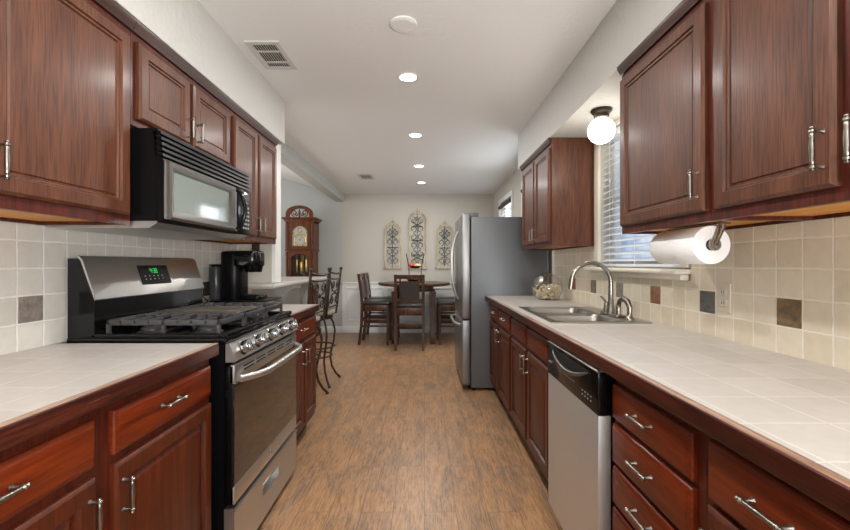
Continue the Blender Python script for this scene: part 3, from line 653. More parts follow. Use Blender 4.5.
# ------------------------------------------------------------------ range
rg = thing('gas_range', 'stainless gas range with black cooktop in the left run', 'stove', (-1.05, 1.96, 0))
RY0, RY1 = 1.575, 2.345
MB().box(-1.385, -.782, RY0+.004, RY1-.004, .035, .905).build('body', M['black_m'], rg, 0)
q = MB(); q.box(-1.395, -.772, RY0, RY1, .905, .930, .006); q.box(-.800, -.766, RY0, RY1, .928, .948, .006); q.box(-1.30, -.80, RY0, RY0+.022, .928, .946, .005); q.box(-1.30, -.80, RY1-.022, RY1, .928, .946, .005)
q.build('cooktop', M['black'], rg, 40)
q = MB(); q.prism([(-1.388, .93), (-1.285, .93), (-1.285, 1.08), (-1.335, 1.232), (-1.345, 1.240), (-1.388, 1.240)], 'y', RY0, RY1)
q.build('backguard', M['black'], rg, 30)
q = MB(); q.prism([(-1.280, 1.075), (-1.276, 1.08), (-1.328, 1.236), (-1.343, 1.250), (-1.352, 1.250), (-1.336, 1.232)], 'y', RY0-.003, RY1+.003)
q.build('backguard_panel', M['steel'], rg, 30)
# sloping display with green clock digits
nx, nz_ = .1564, .052; ln = math.hypot(nx, nz_); nrm = Vector((nx/ln, 0, nz_/ln)); upv = Vector((-nz_/ln, 0, nx/ln))
base = Vector((-1.276, 0, 1.08))
def BG(y, s_, n_): return tuple(base+upv*s_+nrm*n_+Vector((0, y, 0)))
q = MB(); q.loops([[BG(y, s_, n_) for y, s_ in ((1.855, .045), (2.065, .045), (2.065, .138), (1.855, .138))] for n_ in (-.004, .0025)])
dsp = q.build('display', M['black'], rg, 0)
q = MB()
for k in range(5):
    for s_ in (.068, .083): q.loops([[BG(y, z, n_) for y, z in ((1.882+.03*k, s_), (1.892+.03*k, s_), (1.892+.03*k, s_+.005), (1.882+.03*k, s_+.005))] for n_ in (.0022, .0032)])
q.build('button_marks', M['btn'], dsp, 0)
def seg_text(txt, y, s0, w, h, parent, mat):
    SEG = {'0': 'abcdef', '1': 'bc', '2': 'abged', '3': 'abgcd', '4': 'fgbc', '5': 'afgcd', '6': 'afgedc', '7': 'abc', '8': 'abcdefg', '9': 'abcdfg'}
    q = MB(); t_ = w*.22
    for ch in txt:
        if ch == ':':
            for z in (.3, .7): q.loops([[BG(yy, s0+h*z+zz, n_) for yy, zz in ((y, 0), (y+t_, 0), (y+t_, t_), (y, t_))] for n_ in (.0026, .0036)])
            y += t_*2.2; continue
        box = {'a': (0, w, h-t_, h), 'g': (0, w, h/2-t_/2, h/2+t_/2), 'd': (0, w, 0, t_), 'f': (0, t_, h/2, h), 'b': (w-t_, w, h/2, h), 'e': (0, t_, 0, h/2), 'c': (w-t_, w, 0, h/2)}
        for g in SEG[ch]:
            a, b_, c, d = box[g]
            q.loops([[BG(y+yy, s0+zz, n_) for yy, zz in ((a, c), (b_, c), (b_, d), (a, d))] for n_ in (.0026, .0036)])
        y += w*1.35
    q.build('clock_digits', mat, parent, 0, label='lit green clock digits')
seg_text('4:30', 1.930, .100, .012, .022, dsp, M['green'])
# burners, grates, griddle
for by in (1.71, 2.21):
    for bx in (-1.15, -.91):
        q = MB(); q.lathe([(.055, 0), (.055, .008), (.042, .012), (.042, .022), (.036, .026), (.01, .027)], (bx, by, .928), 'z', 24); q.build('burner', M['iron'], rg, 40)
q = MB(); q.lathe([(.05, 0), (.05, .01), (.04, .018), (.01, .02)], (-1.03, 1.96, .928), 'z', 24); q.build('burner', M['iron'], rg, 40)
def grate(ya, yb):
    q = MB(); xa, xb = -1.262, -.812; z = .983; h = .022; w = .012
    for y in (ya, yb-w): q.box(xa, xb, y, y+w, z-h*.4, z+h*.6, .003)
    for x in (xa, xb-w): q.box(x, x+w, ya, yb, z-h*.4, z+h*.6, .003)
    q.box((xa+xb)/2-w/2, (xa+xb)/2+w/2, ya, yb, z-h*.4, z+h*.6, .003)
    n = 8
    for k in range(1, n):
        x = xa+(xb-xa)*k/n
        if abs(x-(xa+xb)/2) < .02: continue
        L = .36 if k % 2 else .44
        q.box(x-w/2, x+w/2, ya, ya+(yb-ya)*L, z-h*.2, z+h*.75, .003); q.box(x-w/2, x+w/2, yb-(yb-ya)*L, yb, z-h*.2, z+h*.75, .003)
    for x in (xa, xb-w, (xa+xb)/2-w/2):
        for y in (ya, yb-w): q.box(x, x+w, y, y+w, .929, z)
    return q
grate(1.605, 1.835).build('grate', M['iron'], rg, 40); grate(2.085, 2.315).build('grate', M['iron'], rg, 40)
q = grate(1.842, 2.078); q.build('grate', M['iron'], rg, 40)
q = MB(); q.box(-1.235, -.85, 1.858, 2.062, .991, .999, .003); q.box(-1.235, -.85, 1.858, 1.864, .997, 1.005, .002); q.box(-1.235, -.85, 2.056, 2.062, .997, 1.005, .002)
q.build('griddle', M['griddle'], rg, 40)
# control panel and five knobs
q = MB(); q.prism([(-.775, .905), (-.760, .908), (-.733, .842), (-.740, .835), (-.775, .835)], 'y', RY0+.002, RY1-.002); q.build('knob_panel', M['steel'], rg, 20)
for k in range(5):
    y = 1.655+.147*k
    q = MB(); q.lathe([(.030, 0), (.030, .006), (.025, .009), (.0245, .032), (.022, .036), (.005, .037)], (0, 0, 0), 'x', 24); q.box(.030, .045, -.006, .006, -.023, .023, .002)
    q.xform(Matrix.Translation((-.747, y, .876)) @ Matrix.Rotation(math.radians(-21), 4, 'Y'))
    q.build('knob', M['chrome_dk'], rg, 40)
# oven door, window, handle, drawer
q = MB(); q.box(-.781, -.745, RY0+.003, RY1-.003, .278, .822, .003)
od = q.build('oven_door', M['black'], rg, 30)
for z0, z1 in ((.278, .348), (.750, .824)):
    MB().box(-.760, -.741, RY0+.003, RY1-.003, z0, z1, .003).build('door_band', M['steel'], od, 30, label='stainless band across the oven door')
P = face_at('left', -.742)
MB().panel(P, RY0+.005, RY1-.005, .350, .748, [(0, -.004), (0, -.001), (.002, .0005)]).build('oven_glass', M['ovenglass'], od, 0)
q = MB()
for k in range(5):
    ya = 1.66+.125*k
    q.box(-.743, -.7405, ya, ya+.10, .783, .789); q.box(-.743, -.7405, ya, ya+.10, .797, .803)
q.build('vent_slots', M['black_flat'], od, 0)
q = MB(); pts = []; n = 20
for i in range(n+1):
    f = i/n; y = RY0+.035+(RY1-RY0-.07)*f; e = min(1, 4.5*min(f, 1-f)); pts.append((-.742+.066*math.sin(e*PI/2)+.006, y, .762))
q.tube(pts, .0145, 12); q.build('handle', M['steel'], od, 60, label='curved stainless oven handle')
q = MB(); q.lathe([(.013, 0), (.013, .003), (.011, .004), (.0105, .003), (.004, .003)], (-.742, 1.96, .315), 'x', 24); q.build('badge', M['chrome'], od, 30)
q = MB(); cells(q, 'x', -.781, -.741, RY0+.003, RY1-.003, .045, .262, [(1.86, 2.06, .150, .205)]); q.box(-.781, -.765, 1.86, 2.06, .150, .205); q.box(-.745, -.737, 1.86, 2.06, .198, .208, .003)
q.prism([(-.741, .250), (-.735, .254), (-.737, .262), (-.741, .262)], 'y', RY0+.003, RY1-.003)
q.build('storage_drawer', M['steel'], rg, 30)
q = MB(); q.box(-1.36, -.80, RY0+.02, RY1-.02, 0, .036); q.build('plinth', M['black_flat'], rg, 0)

# ------------------------------------------------------------------ over-range microwave
mw = thing('microwave', 'black over-range microwave hanging above the range', 'microwave', (-1.2, 1.86, 1.345))
MB().box(-1.40, -.99, 1.498, 2.246, 1.378, 1.722).build('case', M['black_m'], mw, 0)
q = MB(); q.prism([(-.989, 1.372), (-.976, 1.372), (-.967, 1.40), (-.965, 1.60), (-.970, 1.612), (-.989, 1.612)], 'y', 1.499, 2.085)
md = q.build('door', M['black_m'], mw, 30)
MB().box(-.968, -.9635, 1.504, 2.080, 1.385, 1.604, .002, 1).build('front_panel', M['mwfront'], md, 30)
P = face_at('left', -.961)
MB().panel(P, 1.550, 1.987, 1.410, 1.574, [(0, -.003), (0, .001), (.002, .002)]).build('window', [M['mwglass']], md, 20)
P = face_at('left', -.966)
q = MB(); rings = []
for ins, nn in ((0, 0), (0, .014), (.008, .019), (.018, .017), (.036, .006), (.041, .004), (.041, .001)):
    rings.append([P(1.512+ins, 1.386+ins, nn), P(2.03-ins, 1.386+ins, nn), P(2.03-ins, 1.603-ins, nn), P(1.512+ins, 1.603-ins, nn)])
q.loops(rings, False, False); q.build('window_surround', M['mwfront'], md, 40)
q = MB(); pts = [(-.955+.042*math.sin(PI*i/14)**.6, 2.062, 1.395+.20*i/14) for i in range(15)]
q.tube(pts, .0095, 10); q.build('handle', M['black'], md, 60)
q = MB(); q.box(-.989, -.962, 2.09, 2.2455, 1.375, 1.612, .004); cp = q.build('control_panel', M['black'], mw, 30)
q = MB()
for i in range(3):
    for j in range(6): q.box(-.9625, -.9608, 2.145+.028*i, 2.163+.028*i, 1.405+.022*j, 1.415+.022*j)
q.build('keypad', M['btn'], cp, 0)
MB().box(-.9625, -.9608, 2.145, 2.22, 1.555, 1.59).build('display', M['darkgrey'], cp, 0)
q = MB()
for k in range(5):
    z = 1.616+.0205*k; xo = -.966-.002*k
    q.prism([(xo-.03, z), (xo, z+.003), (xo-.003, z+.014), (xo-.03, z+.012)], 'y', 1.498, 2.246)
q.box(-.992, -.986, 1.499, 2.245, 1.612, 1.720)
q.build('vent_louvers', M['black_m'], mw, 20)
q = MB(); q.prism([(-1.40, 1.352), (-1.02, 1.352), (-.985, 1.375), (-1.02, 1.386), (-1.40, 1.386)], 'y', 1.500, 2.244); q.build('underside', M['steel'], mw, 20)

# ------------------------------------------------------------------ refrigerator
fr = thing('refrigerator', 'tall stainless french door refrigerator at the end of the right run', 'refrigerator', (.8, 4.32, 0))
FY0, FY1 = 3.875, 4.785
q = MB(); q.box(.447, 1.178, FY0, FY1, .03, 1.668, .004); q.build('case', M['fridge_side'], fr, 30)
for a, b_ in ((FY0, 4.326), (4.334, FY1)):
    q = MB(); q.box(.358, .440, a, b_, .690, 1.700, .012, 3); d = q.build('door', M['steel_fr'], fr, 40)
    hy = 4.285 if a < 4 else 4.375
    n = 18; pts = [(.358-.062*min(1, math.sin(PI*i/n)*1.25)**.7, hy, .845+.72*i/n) for i in range(n+1)]
    MB().tube(pts, .0125, 10).build('handle', M['steel'], d, 60)
q = MB(); q.box(.358, .440, FY0, FY1, .055, .678, .012, 3); d = q.build('freezer_drawer', M['steel_fr'], fr, 40)
n = 18; pts = [(.358-.058*min(1, math.sin(PI*i/n)*1.6)**.7, FY0+.06+(FY1-FY0-.12)*i/n, .625) for i in range(n+1)]
MB().tube(pts, .0135, 10).build('handle', M['steel'], d, 60)
for y in (FY0+.04, FY1-.04):
    MB().box(.36, .52, y-.028, y+.028, 1.668, 1.708, .008, 2).build('hinge_cover', M['fridge_side'], fr, 40)
for y in (FY0+.05, FY1-.05):
    for x in (.48, 1.12): MB().lathe([(.02, 0), (.02, .02), (.012, .032)], (x, y, 0), 'z', 12).build('foot', M['black_m'], fr)
MB().box(.43, .46, FY0+.06, FY1-.06, .008, .05).build('kick_grille', M['black_m'], fr, 0)

# ------------------------------------------------------------------ coffee maker on a pod drawer
pr = thing('pod_drawer', 'black wire coffee pod drawer on the worktop under the coffee maker', 'drawer', (-1.13, 2.66, .915))
q = MB(); q.box(-1.33, -.985, 2.50, 2.80, .980, .990, .003); q.box(-1.33, -1.32, 2.50, 2.80, .918, .980)
q.build('top_plate', M['black_m'], pr, 30)
q = MB()
for z in (.922, .945, .968): q.tube([(-1.315, 2.505, z), (-.985, 2.505, z), (-.985, 2.795, z), (-1.315, 2.795, z)], .0028, 6, True)
for k in range(9): q.tube([(-.985, 2.505+.29*k/8, .918), (-.985, 2.505+.29*k/8, .970)], .0022, 6)
for k in range(7): q.tube([(-1.31+.325*k/6, 2.505, .918), (-1.31+.325*k/6, 2.505, .980)], .0022, 6)
q.build('wire_basket', M['iron'], pr, 60)
cm = thing('coffee_maker', 'black single cup coffee maker on the pod drawer beside the range', 'coffee maker', (-1.20, 2.65, .9905))
def rbox(q, x0, x1, y0, y1, z0, z1, rad, top=.0, n=5):
    def ring(ins, z):
        out = []; rd = max(.004, rad-ins)
        for cx_, cy_, a0 in ((x1-ins-rd, y1-ins-rd, 0), (x0+ins+rd, y1-ins-rd, PI/2), (x0+ins+rd, y0+ins+rd, PI), (x1-ins-rd, y0+ins+rd, 1.5*PI)):
            for k in range(n+1):
                an = a0+PI/2*k/n; out.append((cx_+rd*math.cos(an), cy_+rd*math.sin(an), z))
        return out
    q.loops([ring(.002, z0), ring(0, z0+.004), ring(0, z1-.014), ring(.004, z1-.005), ring(.014, z1)])
q = MB(); rbox(q, -1.307, -1.177, 2.56, 2.74, .9905, 1.300, .05); q.build('column', M['black_m'], cm, 40)
q = MB(); rbox(q, -1.262, -1.062, 2.565, 2.735, 1.205, 1.302, .055); q.build('brew_head', M['black'], cm, 40)
q = MB(); q.prism([(-1.202, 1.303), (-1.102, 1.303), (-1.070, 1.297), (-1.060, 1.290), (-1.074, 1.286), (-1.202, 1.292)], 'y', 2.60, 2.70); q.build('lid_handle', M['steel'], cm, 40)
q = MB(); q.lathe([(.05, 0), (.056, .03), (.06, .05)], (-1.117, 2.65, 1.165), 'z', 24); q.build('pod_holder', M['black'], cm, 40)
q = MB(); rbox(q, -1.182, -1.047, 2.575, 2.725, .9905, 1.020, .03); q.build('drip_tray', M['black_m'], cm, 40)
q = MB(); rbox(q, -1.377, -1.310, 2.57, 2.73, .9905, 1.205, .028); q.build('water_tank', M['smoke'], cm, 40)
q = MB(); q.box(-1.372, -1.314, 2.575, 2.725, 1.205, 1.216, .003); q.build('tank_lid', M['black_m'], cm, 40)
# cord and outlet on the left wall
def outlet(name, label, X, side, y, z, mat, w=.072, h=.118, sockets=True):
    s = 1 if side == 'left' else -1
    t = thing(name, label, 'outlet', (X, y, z))
    MB().box(X, X+s*.006, y-w/2, y+w/2, z-h/2, z+h/2, .002).build('plate', mat, t, 30)
    for dz in (-.022, .022):
        MB().box(X+s*.006, X+s*.008, y-.017, y+.017, z+dz-.014, z+dz+.014, .003).build('socket', M['beige_pl'], t, 30)
        q = MB()
        for dy in (-.006, .006): q.box(X+s*.0078, X+s*.0088, y+dy-.001, y+dy+.001, z+dz-.005, z+dz+.006)
        q.build('slots', M['darkgrey'], t, 0)
    return t
outlet('wall_outlet', 'beige wall outlet beside the dark grey slate tile, right splashback', 1.210, 'right', 1.632, 1.083, M['beige_pl'])
outlet('wall_outlet', 'pale wall outlet low on the left splashback behind the coffee maker', -1.410, 'left', 2.46, 1.015, M['white_pl'])
q = MB(); q.tube([(-1.400, 2.46, 1.0), (-1.38, 2.46, .99), (-1.36, 2.48, 1.02), (-1.345, 2.51, .99), (-1.34, 2.52, .94), (-1.36, 2.56, .923), (-1.385, 2.60, .935), (-1.385, 2.66, 1.0)], .0042, 8)
tag(q.build('power_cord', M['black_m'], None, 60), 'black power cord looping from the outlet to the coffee maker', 'cord')
t = thing('switch_plate', 'small dark switch plate on the wall stub under the left cabinets', 'switch', (-1.27, 3.064, 1.345))
MB().box(-1.305, -1.245, 3.058, 3.065, 1.315, 1.375, .002).build('plate', plain('bronze_plate', S(66, 54, 46), .4, .5), t, 30)
MB().box(-1.281, -1.269, 3.052, 3.058, 1.335, 1.357, .002).build('toggle', M['darkgrey'], t, 30)

# ------------------------------------------------------------------ paper towel
PX, PZ = 1.010, 1.286
ph = thing('paper_towel_holder', 'metal under-cabinet holder with an arm gripping the paper towel roll', 'holder', (PX, 1.56, 1.36))
for y, nm in ((1.412, 'arm'), (1.708, 'arm')):
    q = MB(); q.tube([(PX+.030, y, 1.362), (PX+.026, y, 1.345), (PX+.008, y, 1.30), (PX, y, PZ)], [.011, .011, .009, .010], 10); a = q.build(nm, M['chrome'], ph, 60)
    s = 1 if y < 1.5 else -1
    q = MB(); q.lathe([(.021, -.006), (.021, 0), (.016, .003), (.011, .012), (.009, .016)], (PX, y, PZ), 'y', 20); q.build('end_knob', M['chrome'], a, 50)
MB().box(PX+.012, PX+.05, 1.40, 1.72, 1.357, 1.362, .001, 1).build('mounting_bar', M['chrome'], ph, 0)
q = MB(); n = 40
prof = [(.020, 1.425), (.0665, 1.425), (.068, 1.427), (.068, 1.693), (.0665, 1.695), (.020, 1.695), (.020, 1.425)]
q.loops([[(PX+r_*math.cos(2*PI*j/n), y, PZ+r_*math.sin(2*PI*j/n)) for j in range(n)] for r_, y in prof], False, False)
tag(q.build('paper_towel_roll', M['paper'], None, 40), 'white paper towel roll hanging under the right wall cabinet', 'paper towel')

# ------------------------------------------------------------------ glass jar
jt = thing('glass_jar', 'tilted round glass jar with a silver lid by the refrigerator', 'jar', (1.045, 3.46, .915))
jc = Vector((1.040, 3.43, .915+.098)); R0 = .126
q = MB(); ax = Vector((-.80, -.30, .62)).normalized()
zz = Vector((0, 0, 1)); xx = zz.cross(ax).normalized(); yy = ax.cross(xx)
rings = []
for i in range(0, 17):
    th = PI-(PI-.55)*i/16
    rings.append([jc+(xx*math.cos(2*PI*j/32)+yy*math.sin(2*PI*j/32))*R0*math.sin(th)+ax*R0*math.cos(th) for j in range(32)])
for r_ in rings:
    for k, p in enumerate(r_):
        if p.z < .9165: r_[k] = Vector((p.x, p.y, .9165))
q.loops(rings, True, False)
q.build('glass', M['jar'], jt, 60)
q = MB(); lc_ = jc+ax*R0*.83
q.loops([[lc_+(xx*math.cos(2*PI*j/28)+yy*math.sin(2*PI*j/28))*r_+ax*h for j in range(28)] for r_, h in ((.050, -.006), (.066, 0), (.066, .010), (.060, .015), (.03, .018), (.004, .019))])
q.build('lid', M['pewter'], jt, 40)
q = MB(); rng = random.Random(3)
for k in range(260):
    while True:
        p = Vector((rng.uniform(-1, 1), rng.uniform(-1, 1), rng.uniform(-1, .20)))*R0*.90
        if p.length < R0*.85 and p.z > -.084: break
    a = rng.uniform(0, PI); d = Vector((math.cos(a), math.sin(a), rng.uniform(-.5, .5)))*.011
    q.tube([jc+p-d, jc+p-d*.3, jc+p+d], [.006, .009, .006], 7)
o = tag(q.build('biscuit_pieces', M['snack'], None, 40), 'pale biscuit pieces filling the lower half of the round glass jar', 'snacks', kind='stuff')

# ------------------------------------------------------------------ ceiling fittings
gl = thing('globe_light', 'lit white globe light under the soffit above the sink', 'lamp', (1.035, 2.37, 2.12))
q = MB(); q.lathe([(.054, 0), (.060, -.006), (.055, -.016), (.044, -.024), (.042, -.048)], (1.035, 2.37, 2.1195), 'z', 28); q.build('base', M['stool_iron'], gl, 40)
q = MB(); q.ball((1.035, 2.37, 1.998), .076, 28); q.build('globe', M['bulb'], gl, 60)
d = bpy.data.lights.new('globe_bulb', 'POINT'); d.energy = 6; d.color = (1, .90, .76); d.shadow_soft_size = .085
o = bpy.data.objects.new('globe_bulb', d); COL.objects.link(o); o.parent = gl; o.location = (0, 0, -.205)
lab = {2.66: 'round recessed ceiling light nearest the camera', 3.86: 'second recessed ceiling light from the camera', 5.08: 'third recessed ceiling light from the camera', 6.12: 'farthest recessed ceiling light, above the dining table',
       1.46: 'recessed ceiling light just above the top edge of the photo', .26: 'recessed ceiling light over the camera', -.94: 'recessed ceiling light behind the camera'}
for y, x in ((2.66, -.108), (3.86, -.086), (5.08, -.069), (6.12, -.045), (1.46, -.11), (.26, -.11), (-.94, -.11)):
    t = thing('recessed_light', lab[y], 'lamp', (x, y, H), 'recessed ceiling lights')
    q = MB(); n = 28
    q.loops([[(x+r_*math.cos(2*PI*j/n), y+r_*math.sin(2*PI*j/n), H+h) for j in range(n)] for r_, h in ((.054, -.002), (.056, -.005), (.072, -.005), (.076, -.0005), (.054, -.0005), (.054, -.002))], False, False)
    q.build('trim_ring', M['white_pl'], t, 40)
    q = MB(); q.lathe([(.053, -.0005), (.053, -.003), (.02, -.0035)], (x, y, H), 'z', 24); q.build('lens', M['led'], t, 40)
    d = bpy.data.lights.new('downlight', 'AREA'); d.shape = 'DISK'; d.size = .10; d.energy = 12.5; d.color = (1, .97, .93)
    o = bpy.data.objects.new('downlight', d); COL.objects.link(o); o.parent = t; o.location = (0, 0, -.012)
t = thing('ceiling_speaker', 'round white cover plate on the ceiling ahead of the lights', 'ceiling cover', (-.107, 2.07, H))
q = MB(); q.lathe([(.070, 0), (.070, -.006), (.062, -.010), (.058, -.009), (.004, -.010)], (-.107, 2.07, H), 'z', 32); q.build('cover', M['ceil'], t, 30)
q = MB(); q.lathe([(.057, -.0088), (.056, -.0105), (.05, -.0108), (.004, -.011)], (-.107, 2.07, H), 'z', 32); q.build('disc', M['ceil'], t, 30)
def vent(label, x0, x1, y0, y1, n, along='x'):
    t = thing('ceiling_vent', label, 'vent', ((x0+x1)/2, (y0+y1)/2, H))
    q = MB(); w = .028
    cells(q, 'z', H-.008, H, x0, x1, y0, y1, [(x0+w, x1-w, y0+w, y1-w)]); q.build('frame', M['vent_w'], t, 0)
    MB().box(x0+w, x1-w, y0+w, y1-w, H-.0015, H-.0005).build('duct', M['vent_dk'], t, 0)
    L = y1-y0-2*w
    for f in (.30, .78): MB().box(x0+w, x1-w, y0+w+L*f-.006, y0+w+L*f+.006, H-.008, H-.002).build('divider', M['vent_w'], t, 0)
    q = MB()
    for k in range(n):
        xx_ = x0+w+(x1-x0-2*w)*(k+.5)/n
        q.prism([(xx_-.006, H-.002), (xx_-.004, H-.002), (xx_+.004, H-.008), (xx_+.002, H-.008)], 'y', y0+w, y1-w)
    q.build('louvers', M['vent_w'], t, 0)
    return t
vent('white slatted air vent on the ceiling beside the left soffit', -.992, -.800, 2.225, 2.54, 10)
vent('small air vent far along the ceiling near the dining area', -.925, -.72, 5.52, 5.86, 8)

# ------------------------------------------------------------------ grandfather clock
CX, CYF, CYB = -2.065, 6.68, 7.06
ck = thing('grandfather_clock', 'tall carved cherry grandfather clock against the far wall beyond the bar', 'clock', (CX, 6.87, 0))
q = MB(); q.box(CX-.27, CX+.27, CYF, CYB, 0, .10, .01); q.box(CX-.25, CX+.25, CYF+.02, CYB, .10, .46, .004); q.box(CX-.27, CX+.27, CYF+.005, CYB, .46, .50, .012)
q.panel(lambda u, v, n: (u, CYF+.02-n, v), CX-.19, CX+.19, .16, .41, [(0, 0), (.01, .012), (.03, .012), (.045, .004)])
q.build('plinth', M['clockwood'], ck, 30)
q = MB()
q.box(CX-.215, CX+.215, CYB-.02, CYB, .50, 1.44); q.box(CX-.215, CX-.195, CYF+.04, CYB-.02, .50, 1.44); q.box(CX+.195, CX+.215, CYF+.04, CYB-.02, .50, 1.44)
q.build('trunk', M['clockwood'], ck, 30)
# trunk door with arched opening
def arch_pts(cx, hw, z0, zs, rise, n=14, pw=1.0):
    p = [(cx-hw, z0), (cx+hw, z0), (cx+hw, zs)]
    p += [(cx+hw*math.cos(PI*i/n), zs+rise*math.sin(PI*i/n)**pw) for i in range(1, n)]
    return p+[(cx-hw, zs)]
def arch_frame(q, cx, hw, z0, zs, rise, w, ya, yb, n=14, outer_top=None):
    i_ = arch_pts(cx, hw-w, z0+w, zs, rise, n)
    if outer_top is None: o_ = arch_pts(cx, hw, z0, zs, rise+w, n)
    else:
        o_ = [(cx-hw, z0), (cx+hw, z0), (cx+hw, outer_top)]
        o_ += [(cx+hw*(1-2*i/n), outer_top) for i in range(1, n)]+[(cx-hw, outer_top)]
    A = [[q.bm.verts.new((p[0], y, p[1])) for p in L] for L, y in ((o_, ya), (i_, ya), (i_, yb), (o_, yb))]
    k = len(o_)
    for a in range(4):
        for j in range(k): q.face([A[a][j], A[a][(j+1) % k], A[(a+1) % 4][(j+1) % k], A[(a+1) % 4][j]])
q = MB(); arch_frame(q, CX, .195, .52, 1.30, .08, .05, CYF+.022, CYF+.042, 14, 1.43)
td = q.build('trunk_door', M['clockwood'], ck, 30)
q = MB(); q.prism(arch_pts(CX, .14, .58, 1.30, .075), 'y', CYF+.03, CYF+.034); q.build('door_glass', M['glass'], td, 0)
for s_ in (-1, 1):
    q = MB(); q.lathe([(.020, 0), (.022, .03), (.014, .05), (.016, .08), (.016, .78), (.014, .82), (.022, .85), (.020, .90)], (CX+s_*.222, CYF+.045, .52), 'z', 14); q.build('column', M['clockwood'], ck, 50)
# pendulum and weights
q = MB(); q.box(CX-.008, CX+.008, CYF+.22, CYF+.226, .80, 1.42); q.lathe([(.002, -.008), (.07, -.006), (.08, 0), (.07, .006), (.002, .008)], (CX, CYF+.218, .78), 'y', 28); q.build('pendulum', M['brass'], ck, 40)
for dx, dz in ((-.085, .02), (0, -.01), (.085, .03)):
    q = MB(); q.lathe([(.004, 0), (.024, .004), (.026, .01), (.026, .20), (.024, .21), (.003, .22), (.003, .40)], (CX+dx, CYF+.14, 1.05+dz), 'z', 16); q.build('weight', M['brass'], ck, 40)
# hood
q = MB(); q.box(CX-.245, CX+.245, CYF+.005, CYB, 1.43, 1.455, .008); q.box(CX-.225, CX-.205, CYF+.03, CYB, 1.455, 1.93); q.box(CX+.205, CX+.225, CYF+.03, CYB, 1.455, 1.93); q.box(CX-.205, CX+.205, CYB-.02, CYB, 1.455, 1.93)
q.box(CX-.225, CX+.225, CYF+.06, CYB, 1.90, 1.93)
q.build('hood', M['clockwood'], ck, 30)
q = MB(); arch_frame(q, CX, .175, 1.46, 1.725, .115, .05, CYF+.010, CYF+.032, 16, 1.925); q.box(CX-.235, CX-.175, CYF+.020, CYF+.05, 1.455, 1.925); q.box(CX+.175, CX+.235, CYF+.020, CYF+.05, 1.455, 1.925)
q.build('hood_door', M['clockwood'], ck, 30)
for s_ in (-1, 1):
    q = MB(); q.lathe([(.017, 0), (.018, .02), (.012, .03), (.013, .20), (.012, .38), (.018, .40), (.017, .43)], (CX+s_*.205, CYF+.012, 1.46), 'z', 14); q.build('hood_column', M['clockwood'], ck, 50)
q = MB(); q.box(CX-.255, CX+.255, CYF-.01, CYB, 1.925, 1.955, .006); q.box(CX-.285, CX+.285, CYF-.035, CYB, 1.955, 1.985, .010, 3); q.build('cornice', M['clockwood'], ck, 40)
# arched pediment frame with open carved fretwork
q = MB(); n = 20; o_ = []; i_ = []  # arch
for i in range(n+1):
    a = PI*i/n; o_.append((CX+.225*math.cos(a)*(1+.06*math.sin(2*a)**2), 1.985+.195*math.sin(a)**.75)); i_.append((CX+.165*math.cos(a), 1.985+.145*math.sin(a)**.8))
A = [[q.bm.verts.new((p[0], y, p[1])) for p in L] for L, y in ((o_, CYF-.01), (i_, CYF-.01), (i_, CYF+.03), (o_, CYF+.03))]
for a in range(4):
    for j in range(n): q.face([A[a][j], A[a][j+1], A[(a+1) % 4][j+1], A[(a+1) % 4][j]])
for e in (0, n): q.face([A[0][e], A[1][e], A[2][e], A[3][e]])
q.build('pediment', M['clockwood'], ck, 40)
q = MB()
def scroll(c, r, a0, turns, sgn, n=22, shrink=.75):
    return [(c[0]+sgn*r*(1-shrink*i/n)*math.cos(a0+turns*2*PI*i/n), c[1], c[2]+r*(1-shrink*i/n)*math.sin(a0+turns*2*PI*i/n)) for i in range(n+1)]
for s_ in (-1, 1):
    q.tube(scroll((CX+s_*.085, CYF+.01, 2.055), .055, -PI/2, 1.3, s_), .009, 8); q.tube(scroll((CX+s_*.045, CYF+.01, 2.03), .03, PI/2, 1.0, -s_), .008, 8)
q.tube([(CX, CYF+.01, 1.985), (CX, CYF+.01, 2.06), (CX, CYF+.01, 2.125)], [.014, .02, .004], 8)
q.build('fretwork', M['clockwood'], ck, 60)
q = MB(); q.prism(arch_pts(CX, .155, 1.48, 1.725, .115), 'y', CYF+.034, CYF+.040); dl = q.build('dial', M['dial'], ck, 0)
q = MB(); q.lathe([(.092, 0), (.098, -.003), (.106, -.003), (.110, 0)], (CX, CYF+.033, 1.612), 'y', 36, False); q.lathe([(.032, 0), (.036, -.003), (.04, 0)], (CX, CYF+.033, 1.775), 'y', 24, False); q.build('chapter_ring', M['brass'], dl, 40)
q = MB()
for k in range(12):
    a = 2*PI*k/12; c_, s_ = math.cos(a), math.sin(a)
    q.loops([[(CX+c_*rr_-s_*w_, y, 1.612+s_*rr_+c_*w_) for rr_, w_ in ((.068, -.004), (.088, -.004), (.088, .004), (.068, .004))] for y in (CYF+.034, CYF+.0325)])
for a, L, w in ((math.radians(60), .062, .006), (math.radians(150), .042, .008)):
    c_, s_ = math.cos(a), math.sin(a)
    q.loops([[(CX+c_*rr_-s_*w_, y, 1.612+s_*rr_+c_*w_) for rr_, w_ in ((-.01, -w/2), (L, -.001), (L, .001), (-.01, w/2))] for y in (CYF+.032, CYF+.0305)])
q.build('hands_and_hours', M['black_flat'], dl, 0)
q = MB()
for s_ in (-1, 1):
    for z in (1.505, 1.72): q.tube(scroll((CX+s_*.115, CYF+.0335, z), .022, 0, 1.2, s_), .004, 6)
q.build('spandrels', M['brass'], dl, 60)

